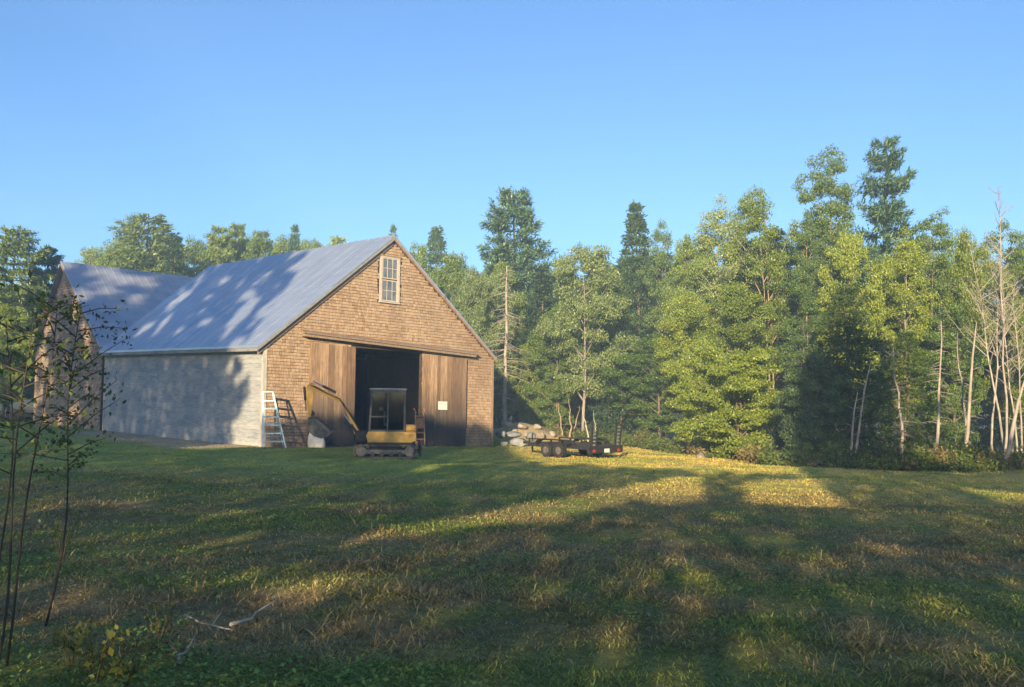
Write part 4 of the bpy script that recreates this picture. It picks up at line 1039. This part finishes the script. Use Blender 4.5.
GF, GL, GR, GC = 'trees at the edge of the wood', 'trees beyond the barn roofs', 'trees on the right of the field', 'trees behind the rubble bank'
T = [
 # beyond the left barn
 (14, 226, 34, 66, 'pine_c', 'needle_yellow', 'big feathery pine at the far left of the photo beside the old barn', GL, None, 'pine_tree'),
 (47, 243, 24, 70, 'pine_b', 'needle_blue', 'blue-green pine just left of the old barn gable peak', GL, None, 'pine_tree'),
 (8, 300, 34, 60, 'broad_a', 'leaf_yellow', 'sunlit yellow-green tree low at the far left below the feathery pine', GL, None, 'broadleaf_tree'),
 (38, 330, 24, 64, 'broad_b', 'leaf_mid', 'low round tree with sun on its leaves against the left edge of the old barn', GL, None, 'broadleaf_tree'),
 (145, 211, 46, 84, 'pine_c', 'needle_yellow', 'largest spreading pine rising over the old barn roof', GL, None, 'pine_tree'),
 (175, 232, 22, 80, 'spruce_b', 'needle_dark', 'dark dense conifer at the right side of the largest pine over the old barn roof', GL, None, 'conifer_tree'),
 (112, 243, 26, 82, 'broad_c', 'leaf_mid', 'rounded tree showing above the ridge of the old barn left of the largest pine', GL, None, 'broadleaf_tree'),
 (218, 222, 21, 86, 'pine_b', 'needle_yellow', 'first yellowish pine right of the largest pine above the metal roof', GL, None, 'pine_tree'),
 (236, 219, 18, 90, 'pine_a', 'needle_yellow', 'slim taller pine above the rear end of the metal roof', GL, None, 'pine_tree'),
 (262, 227, 22, 88, 'pine_b', 'needle_yellow', 'bushy pine above the middle of the metal roof ridge', GL, None, 'pine_tree'),
 (293, 223, 17, 90, 'spruce_a', 'needle_blue', 'pointed conifer with a sharp tip above the middle of the metal roof', GL, None, 'conifer_tree'),
 (313, 231, 19, 86, 'broad_a', 'leaf_mid', 'low leafy tree peeping over the metal roof right of the pointed conifer', GL, None, 'broadleaf_tree'),
 (340, 233, 19, 88, 'pine_a', 'needle_yellow', 'small pine top showing over the ridge left of the barn peak', GL, None, 'pine_tree'),
 (365, 236, 17, 86, 'broad_b', 'leaf_mid', 'leafy crown just left of the barn peak', GL, None, 'broadleaf_tree'),
 (395, 223, 13, 82, 'spruce_a', 'needle_blue', 'narrow conifer standing directly behind the barn peak', GL, None, 'conifer_tree'),
 # between the barn and the dark spruce
 (418, 238, 24, 66, 'broad_c', 'leaf_mid', 'leafy tree beside the right roof slope just below the barn peak', GC, None, 'broadleaf_tree'),
 (438, 222, 23, 78, 'spruce_b', 'needle_blue', 'blue conifer with a thin tip right of the barn peak', GC, None, 'conifer_tree'),
 (455, 244, 30, 60, 'broad_a', 'leaf_mid', 'broad light green tree above the right roof slope', GC, None, 'broadleaf_tree'),
 (478, 262, 28, 56, 'broad_b', 'leaf_pale', 'pale soft-leaved tree left of the dead tan trunk', GC, None, 'broadleaf_tree'),
 (520, 184, 40, 63, 'pine_a', 'needle_blue', 'tall white pine towering over the trees right of the barn', GC, None, 'pine_tree'),
 (541, 270, 30, 58, 'spruce_b', 'needle_dark', 'dark conifer under the tall white pine behind the dead tree', GC, None, 'conifer_tree'),
 (500, 256, 26, 60, 'broad_c', 'leaf_mid', 'leafy tree behind the dead tree at the foot of the tall white pine', GC, None, 'broadleaf_tree'),
 (507, 262, 30, 51, 'snag_a', '', 'dead tan tree with many bare side branches right of the barn', GC, 'bark_birch', 'dead_tree'),
 (585, 237, 45, 50, 'broad_b', 'leaf_pale', 'wide grey-green tree with a forked trunk above the trailer', GC, 'bark_grey', 'broadleaf_tree'),
 (560, 300, 30, 53, 'broad_c', 'leaf_mid', 'smaller round tree left of the wide grey-green tree', GC, None, 'broadleaf_tree'),
 (610, 262, 28, 55, 'tall_a', 'leaf_mid', 'slender leafy tree between the wide grey-green tree and the dark spruce', GC, None, 'broadleaf_tree'),
 (540, 340, 30, 55, 'bush_a', 'leaf_yellow', 'yellow-green bushy young tree behind the rubble bank', GC, None, 'bush'),
 (480, 330, 26, 60, 'bush_b', 'leaf_mid', 'young bushy tree half hidden by the right corner of the barn', GC, None, 'bush'),
 (639, 200, 30, 58, 'spruce_a', 'needle_dark', 'tall dark spruce with a pointed top near the middle of the wood', GF, None, 'conifer_tree'),
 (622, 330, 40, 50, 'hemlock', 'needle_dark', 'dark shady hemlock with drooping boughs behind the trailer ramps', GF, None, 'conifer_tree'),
 # centre right
 (668, 212, 22, 54, 'tall_b', 'leaf_mid', 'thin tree with grey upper twigs just right of the dark spruce', GF, 'bark_grey', 'broadleaf_tree'),
 (690, 226, 28, 48, 'broad_a', 'leaf_mid', 'rounded green tree between the thin twiggy tree and the tall pale trees', GF, None, 'broadleaf_tree'),
 (718, 193, 32, 47, 'tall_a', 'leaf_pale', 'tall pale airy tree left of the tallest yellow-green tree', GF, 'bark_grey', 'broadleaf_tree'),
 (770, 178, 36, 42, 'tall_b', 'leaf_yellow', 'tallest yellow-green tree with a bare forked trunk showing', GF, 'bark_tan', 'broadleaf_tree'),
 (745, 184, 28, 49, 'tall_c', 'leaf_mid', 'tall airy tree tucked behind the tallest yellow-green tree', GF, 'bark_grey', 'broadleaf_tree'),
 (660, 330, 40, 46, 'broad_c', 'leaf_green', 'spreading green tree with layered boughs left of the bright bush', GF, None, 'broadleaf_tree'),
 (742, 345, 50, 36, 'bush_a', 'leaf_yellow', 'bright yellow-green bush in full sun at the wood edge', GF, None, 'bush'),
 (705, 335, 38, 40, 'bush_b', 'leaf_yellow', 'sunlit bush just left of the brightest bush', GF, None, 'bush'),
 (690, 290, 42, 44, 'broad_b', 'leaf_yellow', 'sunny broad tree rising behind the two bright bushes', GF, None, 'broadleaf_tree'),
 (738, 275, 42, 41, 'broad_a', 'leaf_yellow', 'layered yellow-green maple directly behind the brightest bush', GF, None, 'broadleaf_tree'),
 (826, 143, 30, 45, 'high_a', 'leaf_mid', 'very tall tree with a clear bare trunk beside the tall blue pine', GF, 'bark_tan', 'broadleaf_tree'),
 (806, 205, 17, 44, 'high_b', 'leaf_mid', 'straight bare-trunked tree left of the very tall clear-trunked one', GF, 'bark_tan', 'broadleaf_tree'),
 (884, 131, 34, 50, 'pine_b', 'needle_blue', 'tall blue-green white pine with the highest top on the right', GR, None, 'pine_tree'),
 (846, 222, 34, 40, 'broad_a', 'leaf_yellow', 'sunlit yellow crown in front of the tall blue-green pine', GR, None, 'broadleaf_tree'),
 (800, 262, 30, 40, 'tall_c', 'leaf_green', 'green tree between the bright bushes and the dark hemlock', GF, None, 'broadleaf_tree'),
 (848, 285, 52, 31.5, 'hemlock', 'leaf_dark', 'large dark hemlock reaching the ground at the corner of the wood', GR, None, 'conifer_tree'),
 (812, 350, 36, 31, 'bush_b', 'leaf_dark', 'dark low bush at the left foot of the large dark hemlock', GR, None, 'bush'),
 (905, 225, 32, 41, 'tall_a', 'leaf_yellow', 'yellowish tree right of the tall blue-green pine', GR, 'bark_grey', 'broadleaf_tree'),
 (935, 203, 30, 42, 'tall_c', 'leaf_mid', 'leafy green tree left of the thin dead tree', GR, None, 'broadleaf_tree'),
 (965, 222, 30, 44, 'broad_b', 'leaf_yellow', 'soft yellow-green tree just left of the bare birches', GR, None, 'broadleaf_tree'),
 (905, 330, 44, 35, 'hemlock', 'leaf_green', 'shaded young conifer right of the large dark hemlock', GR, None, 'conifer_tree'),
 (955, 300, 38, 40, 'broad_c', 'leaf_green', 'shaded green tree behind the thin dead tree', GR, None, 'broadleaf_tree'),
 (1003, 215, 30, 46, 'tall_b', 'leaf_mid', 'leafy tree behind the bare birches', GR, None, 'broadleaf_tree'),
 (1040, 235, 36, 42, 'broad_a', 'leaf_yellow', 'yellow-green tree cut off by the right edge of the photo', GR, None, 'broadleaf_tree'),
 (990, 182, 36, 36, 'bare_a', '', 'clump of tall bare birches with pale leaning trunks', GR, 'bark_birch', 'birch_tree'),
 (1016, 250, 24, 38, 'bare_b', '', 'bare twin-stemmed birch at the right edge of the photo', GR, 'bark_birch', 'birch_tree'),
 (934, 318, 18, 33, 'snag_b', '', 'thin dead tree with short twigs standing before the shaded wood', GR, 'bark_birch', 'dead_tree'),
 (905, 345, 18, 33.5, 'snag_b', '', 'thin grey dead sapling with twigs near the shaded young conifer', GR, 'bark_grey', 'dead_tree'),
 (968, 330, 16, 36, 'snag_b', '', 'slanting dead trunk between the thin dead tree and the birches', GR, 'bark_grey', 'dead_tree'),
 (954, 424, 6, 32.5, 'pole', '', 'short broken grey stump standing at the foot of the shaded wood', GR, 'bark_pale', 'dead_tree'),
 (588, 405, 6, 45.5, 'pole', '', 'pale bare pole of a trunk just left of the trailer ramps', GC, 'bark_pale', 'dead_tree'),
 (597, 408, 4, 45, 'pole', '', 'slim pale stem directly behind the left trailer ramp', GC, 'bark_pale', 'dead_tree'),
 (563, 400, 6, 49, 'pole', '', 'leftmost reddish trunk of the small group behind the rubble bank', GC, 'bark_tan', 'dead_tree'),
 (569, 396, 7, 49.5, 'pole', '', 'thickest reddish trunk of the small group behind the rubble bank', GC, 'bark_tan', 'dead_tree'),
 (575, 404, 6, 50, 'pole', '', 'rightmost reddish trunk of the small group behind the rubble bank', GC, 'bark_tan', 'dead_tree'),
]
for t in T: tree(*t)
# two bleached trunks leaning in the dark hemlock
def trunk_leaning(px0, py0, px1, py1, Y, r, label):
    a = at(px0, py0, Y); b_ = at(px1, py1, Y); a[2] = min(a[2], gz1(a[0], Y) + .1) if py0 > 440 else a[2]
    z0 = gz1(a[0], Y); foot = a + (a - b_) * max(0, (a[2] - z0)) / max(.1, (b_[2] - a[2])); foot[2] = z0 - .1
    e = empty('dead_tree', foot, label, 'tree', GR)
    mb = MB(); d = b_ - foot
    mb.tube([d * t + np.array([.04 * math.sin(7 * t), .03 * math.cos(5 * t), 0]) for t in (0, .25, .5, .75, 1)], [r, r * .9, r * .75, r * .6, r * .25], 8)
    for k in range(5):
        q = d * (.45 + .11 * k); mb.tube([q, q + np.array([.3 * (-1) ** k, -.1, .12])], [.016, .005], 5)
    mb.build('trunk', M['bark_birch'], e, True)
trunk_leaning(858, 430, 870, 362, 30.4, .05, 'bleached thin trunk leaning right in front of the dark hemlock')
trunk_leaning(853, 425, 857, 392, 30.3, .05, 'short bleached snag beside the leaning thin trunk at the dark hemlock')
trunk_leaning(1003, 466, 1024, 380, 32.5, .09, 'pale birch trunk leaning hard right at the right edge of the wood')
trunk_leaning(966, 440, 976, 322, 35.0, .07, 'pale straight trunk tilted slightly right among the shaded trees')

# trees deep in the wood that fill what shows between the front ones
rg = random.Random(77); kinds = ['broad_a', 'broad_b', 'broad_c', 'tall_a', 'tall_c', 'spruce_b', 'pine_b', 'spruce_a']
for i in range(40):
    px = 405 + 640 * (i + .5) / 40 + rg.uniform(-8, 8)
    Y0 = float(np.interp(px, [400, 520, 620, 700, 780, 880, 1040], [72, 66, 62, 55, 46, 44, 50])) + rg.uniform(0, 7)
    top = float(np.interp(px, [400, 440, 520, 600, 680, 770, 850, 960, 1040], [258, 252, 250, 256, 240, 215, 225, 232, 240])) + rg.uniform(0, 26)
    k = kinds[rg.randrange(8)]
    tree(px, top, rg.uniform(26, 40), Y0, k, {'s': 'needle_dark', 'p': 'needle_blue'}.get(k[0], rg.choice(['leaf_mid', 'leaf_yellow', 'leaf_mid'])),
         'tree deep in the wood filling the gaps behind the front row', 'trees deep in the wood', None, 'wood_tree')
for i in range(9):
    px = -40 + 110 * (i + .5) / 9
    tree(px, 270 + rg.uniform(0, 40), 30, 78 + rg.uniform(0, 8), kinds[rg.randrange(5)], 'leaf_green', 'tree deep in the wood at the far left behind the feathery pine', 'trees deep in the left wood', None, 'wood_tree')

for i in range(16):
    px = 84 + 320 * (i + .5) / 16 + rg.uniform(-6, 6)
    tree(px, 229 + rg.uniform(0, 14), rg.uniform(24, 34), 96 + rg.uniform(0, 8), ['broad_a', 'broad_b', 'broad_c'][i % 3], 'leaf_mid' if i % 3 else 'leaf_yellow', 'leafy tree in the low band of wood seen over the barn roofs', 'wood seen over the barn roofs', None, 'wood_tree')

# undergrowth along the edge of the wood
def undergrowth():
    rg = np.random.default_rng(31); Q = []; C = []
    for i in range(420):
        x = rg.uniform(-2, 30) if i < 330 else rg.uniform(-48, -30); y = edge_y(x) + rg.uniform(-.7, 3.2); h = rg.uniform(.2, 1.0) * (.6 + .6 * vnoise(x, y, 3))
        n = int(120 + 170 * h); d = rg.normal(size=(n, 3)); d /= np.linalg.norm(d, axis=1)[:, None]
        P = np.array([x, y, gz1(x, y) + h * .45]) + d * (rg.random(n) ** .5)[:, None] * np.array([.55, .55, h * .55])
        Q.append(leafquads(P, .06 * rg.uniform(.6, 1.3, n), rg, .5, .15, d, .6))
        base = np.array([.13, .175, .045]) if rg.random() < .7 else np.array([.26, .21, .08])
        C.append(np.repeat(base[None] * rg.uniform(.6, 1.4, n)[:, None], 4, 0))
    Q = np.concatenate(Q); n = len(Q)
    link('undergrowth', raw_mesh('undergrowth', Q.reshape(-1, 3), np.arange(4 * n).reshape(-1, 4), M['blade'], np.concatenate(C)), kind='stuff')
undergrowth()

M['leaf_sapling'] = leafmat('leaf_sapling', (.06, .10, .035), (.15, .20, .06), .4)
# saplings close by on the left, and the yellowing weeds at their feet
def sapling(x, y, pts, label, seed, nl=70, leaf=.042, tw=9, lmat='leaf_sapling', zmin=.9):
    """pts: stem offsets (dx, dy, z)"""
    rg = np.random.default_rng(seed); z0 = gz1(x, y); e = empty('sapling', (x, y, z0), label, 'sapling', 'saplings at the near left')
    P = [np.array(p, float) for p in pts]; mb = MB(); n = len(P)
    mb.tube(P, [.0085 * (1 - .75 * k / (n - 1)) for k in range(n)], 7); mb.build('stem', M['dark_wood'], e, True)
    A = np.array(P); tw_b = MB(); L = []
    for i in range(tw):
        z = zmin + (A[-1, 2] - zmin) * (i + .5) / tw; p = np.array([np.interp(z, A[:, 2], A[:, 0]), np.interp(z, A[:, 2], A[:, 1]), z]); az = i * 2.4 + seed
        ln = rg.uniform(.18, .50) * (1.1 - .3 * i / tw); d = np.array([math.cos(az), math.sin(az) * .8, rg.uniform(.05, .7)])
        q = p + d * ln; tw_b.tube([p, p + d * ln * .5 + [0, 0, .02], q], [.005, .0035, .0015], 5)
        for j in range(max(2, nl // tw)):
            t = rg.uniform(.25, 1.08); L.append(p + d * ln * t + rg.normal(size=3) * .03)
    tw_b.build('twigs', M['dark_wood'], e)
    L = np.array(L); n = len(L); Q = []
    for rep in range(1):
        c = leafquads(L, leaf * rg.uniform(.7, 1.3, n), rg, .55, .5, None, 0, .25); Q.append(c)
    me = finish(Q, 'leaves'); o = link('leaves', me, e); slotmat(o, M[lmat])
    return e
def spx(px0, px1, Y, zt, wob, seed):
    rg = random.Random(seed); a = at(px0, 600, Y); b_ = at(px1, 300, Y); dx = (b_[0] - a[0]) / (b_[2] - a[2]); x0 = a[0] - dx * (a[2] - gz1(a[0], Y))
    return x0, [(dx * z + wob * math.sin(z * 3.1 + seed), .05 * math.sin(z * 2), z) for z in [zt * k / 9 for k in range(10)]]
x0, pp = spx(0, 36, 5.0, 2.0, .03, 1); sapling(x0, 5.0, pp, 'thin dark sapling at the left edge, the left of the two tall bare stems', 1, 90, .024, 11, zmin=1.2)
x0, pp = spx(12, 58, 5.3, 2.10, .03, 2); sapling(x0, 5.3, pp, 'thin dark sapling slanting right across the old barn', 2, 130, .024, 12, zmin=1.2)
x0, pp = spx(50, 84, 6.4, 2.25, .03, 6); sapling(x0, 6.4, pp, 'leafy dark sapling whose twigs cross the corner between the two barns', 3, 760, .019, 30, lmat='leaf_dark', zmin=1.0)
x0, pp = spx(-4, 14, 5.6, 2.0, .03, 4); sapling(x0, 5.6, pp, 'short leafy sapling cut off by the left edge of the photo', 4, 100, .024, 11, zmin=1.0)

M['leaf_weed'] = leafmat('leaf_weed', (.10, .13, .03), (.24, .23, .05))
M['weed_stem'] = simple('weed_stem', (.10, .09, .04), (.18, .15, .07), 9)
def weed(px, py, h, n, label, seed):
    p = gp(px, py); rg = np.random.default_rng(seed); e = empty('weed', p, label, 'weed', 'weeds at the near left'); mb = MB(); L = []
    for k in range(6):
        az = k * 2.4; tip = np.array([math.cos(az) * h * .35, math.sin(az) * h * .35, h * rg.uniform(.7, 1.1)]); mb.tube([(0, 0, -.02), tip * .5 + [0, 0, .05 * h], tip], [.005, .004, .002], 5)
        for j in range(n // 6): L.append(tip * rg.uniform(.35, 1.05) + rg.normal(size=3) * h * .09)
    mb.build('stems', M['weed_stem'], e); L = np.array(L); o = link('leaves', finish([leafquads(L, .024 * rg.uniform(.6, 1.3, len(L)), rg, .6, .8)], 'leaves'), e); slotmat(o, M['leaf_weed'])
weed(95, 684, .32, 120, 'yellowing leafy weed at the bottom edge near the left corner', 1)
weed(124, 690, .22, 80, 'yellow-green weed right of the yellowing one at the bottom edge', 2)
weed(70, 668, .26, 60, 'small pale weed left of the yellowing weeds', 3)
weed(62, 560, .45, 60, 'drooping weed with scattered leaves beside the tall bare sapling stems', 4)
weed(160, 640, .25, 50, 'low weed at the edge of the dead grass patch on the left', 5)

# ------------------------------------------------------------------ unseen wood behind the photographer, its leaf mass cut to shape the shade
def lit_mask(u, v):
    """holes cut in that wood to let the evening sun through: (u, v) are metres across and up, seen along the sunlight"""
    top = np.interp(u, [-60, -47, -43, -38, -33, -30, -21, -19.2, -17.6, -16.6, -15.5, -13.7, -10.8, -9, -7, -5, -4, -2.6, -1.2, 0.2, 2.0, 3.0, 3.5, 5.2, 7.0, 9.5, 18, 40],
                    [15, 15, 16.5, 21, 23, 24, 23, 20, 17.5, 8.0, 8.2, 9.1, 9.4, 9.7, 8.0, 6.7, 6.4, 6.3, 6.1, 5.9, 6.0, 6.3, 11.0, 12.4, 11.8, 9.0, 8.4, 9])
    nz = fbm(u * 1.0 + 30, v + 10, 1.5, 3); nb = fbm(u + 70, v * .8 + 5, .9, 3)
    top = top + (fbm(u + 5, v * .3, 1.3, 3) - .5) * 1.6
    lit = v > top
    lit |= (v > 11.4 + (-16 - u) * .24) & (u < -16) & (fbm(u * 1.2 + v * .5 + 70, v * .6 + 5, .75, 2) > .70)                                     # holes cut for flecks of sun on the roof
    lit |= (v > 7.3) & (v < 11.6) & (u > -19.3) & (u < -15.8) & (nz > .47 + .1 * (-17.5 - u))
    lit |= (v > 11.5) & (u > -20.6) & (u < -16) & (nz > .60)                    # holes that dapple the right edge of its shade
    lit |= (v > 7.4) & (u > 6) & (nz > .58)
    lit |= (u < -33) & (nb > .64)
    w = np.interp(u, [-5, -3.5, -1.5, 0], [.16, .22, .42, .70])
    lit |= (np.abs(v - (1.72 + (u + 5.4) * .56) - (nz - .5) * .5) < w * (.5 + 1.1 * nb)) & (u > -4.1) & (u < .15)   # long gap: the streak of sun
    lit |= ((np.abs(u - (1.9 + .10 * (v - 4))) < .95) & (v > 3.8) & (v < 9.5) & (nz > .40))
    lit |= (((u + 3.3) / .95) ** 2 + ((v - 1.66) / .13) ** 2 < 1) & (nb > .42)
    lit |= (((u - 2.3) / .30) ** 2 + ((v - 2.67) / .10) ** 2 < 1)
    lit |= (((u - 6.9) / .75) ** 2 + ((v - 4.95) / .30) ** 2 < 1)
    lit |= (((u + 16.9) / 1.25) ** 2 + ((v - 7.1) / .55) ** 2 < 1)                 # bare ground by the side wall
    lit |= (np.abs(v - 5.6) < .5) & (u > -12) & (u < -2) & (nb > .70)
    return lit
def shade_wood():
    rg = np.random.default_rng(91); n = 620000
    u = rg.uniform(-50, 28, n); v = 24.5 * rg.random(n); kk = (v > 8.6) | (rg.random(n) < .74); u, v = u[kk], v[kk]; k = ~lit_mask(u, v); u, v = u[k], v[k]; n = len(u)
    t = np.where(v > 12.5, -14, -16) + rg.normal(size=n) * 2.2
    z = (v - t * math.sin(SUN_EL)) / math.cos(SUN_EL)
    ok = z > .1; u, t, z = u[ok], t[ok], z[ok]; n = len(u)
    P = np.stack([u * CA + t * SA, -u * SA + t * CA, z], 1)
    s = rg.uniform(.075, .125, n)
    Q = leafquads(P, s, rg, .75, .2, np.tile(np.array([[.2, .98, -.2]]), (n, 1)), .9)
    tb = MB()
    for i in range(26):
        uu = -60 + 100 * (i + rg.random()) / 26
        if abs(uu - (-2)) < 4.5 or abs(uu - 2) < 1.6: continue
        tt = -16 + rg.normal() * 1.5; x, y = uu * CA + tt * SA, -uu * SA + tt * CA
        hh = float(np.interp(uu, [-60, -38, -20, -16, 0, 4, 40], [15, 22, 18, 7, 6, 10, 11])); tb.tube([(x, y, gz1(x, y) - .3), (x + .2, y, hh * .5), (x, y + .2, hh)], [.22, .16, .05], 7, False)
    me = finish([Q], 'shade_woodland'); o = link('shade_woodland', me, kind='stuff'); slotmat(o, M['leaf_green'])
    o2 = link('shade_woodland_trunks', finish_trunk(tb, 'shade_woodland_trunks', M['bark']), o)
shade_wood()


# ------------------------------------------------------------------ evening haze
m, nt, out = mat('haze')
pv = N(nt, 'ShaderNodeVolumePrincipled'); pv.inputs['Density'].default_value = 0.0024; pv.inputs['Color'].default_value = (.55, .80, 1.0, 1); pv.inputs['Anisotropy'].default_value = 0.0
nt.links.new(pv.outputs[0], out.inputs['Volume'])
hz = MB(); hz.box(-110, 110, -45, 125, -8, 27); hz.build('haze', m, None, kind='stuff')
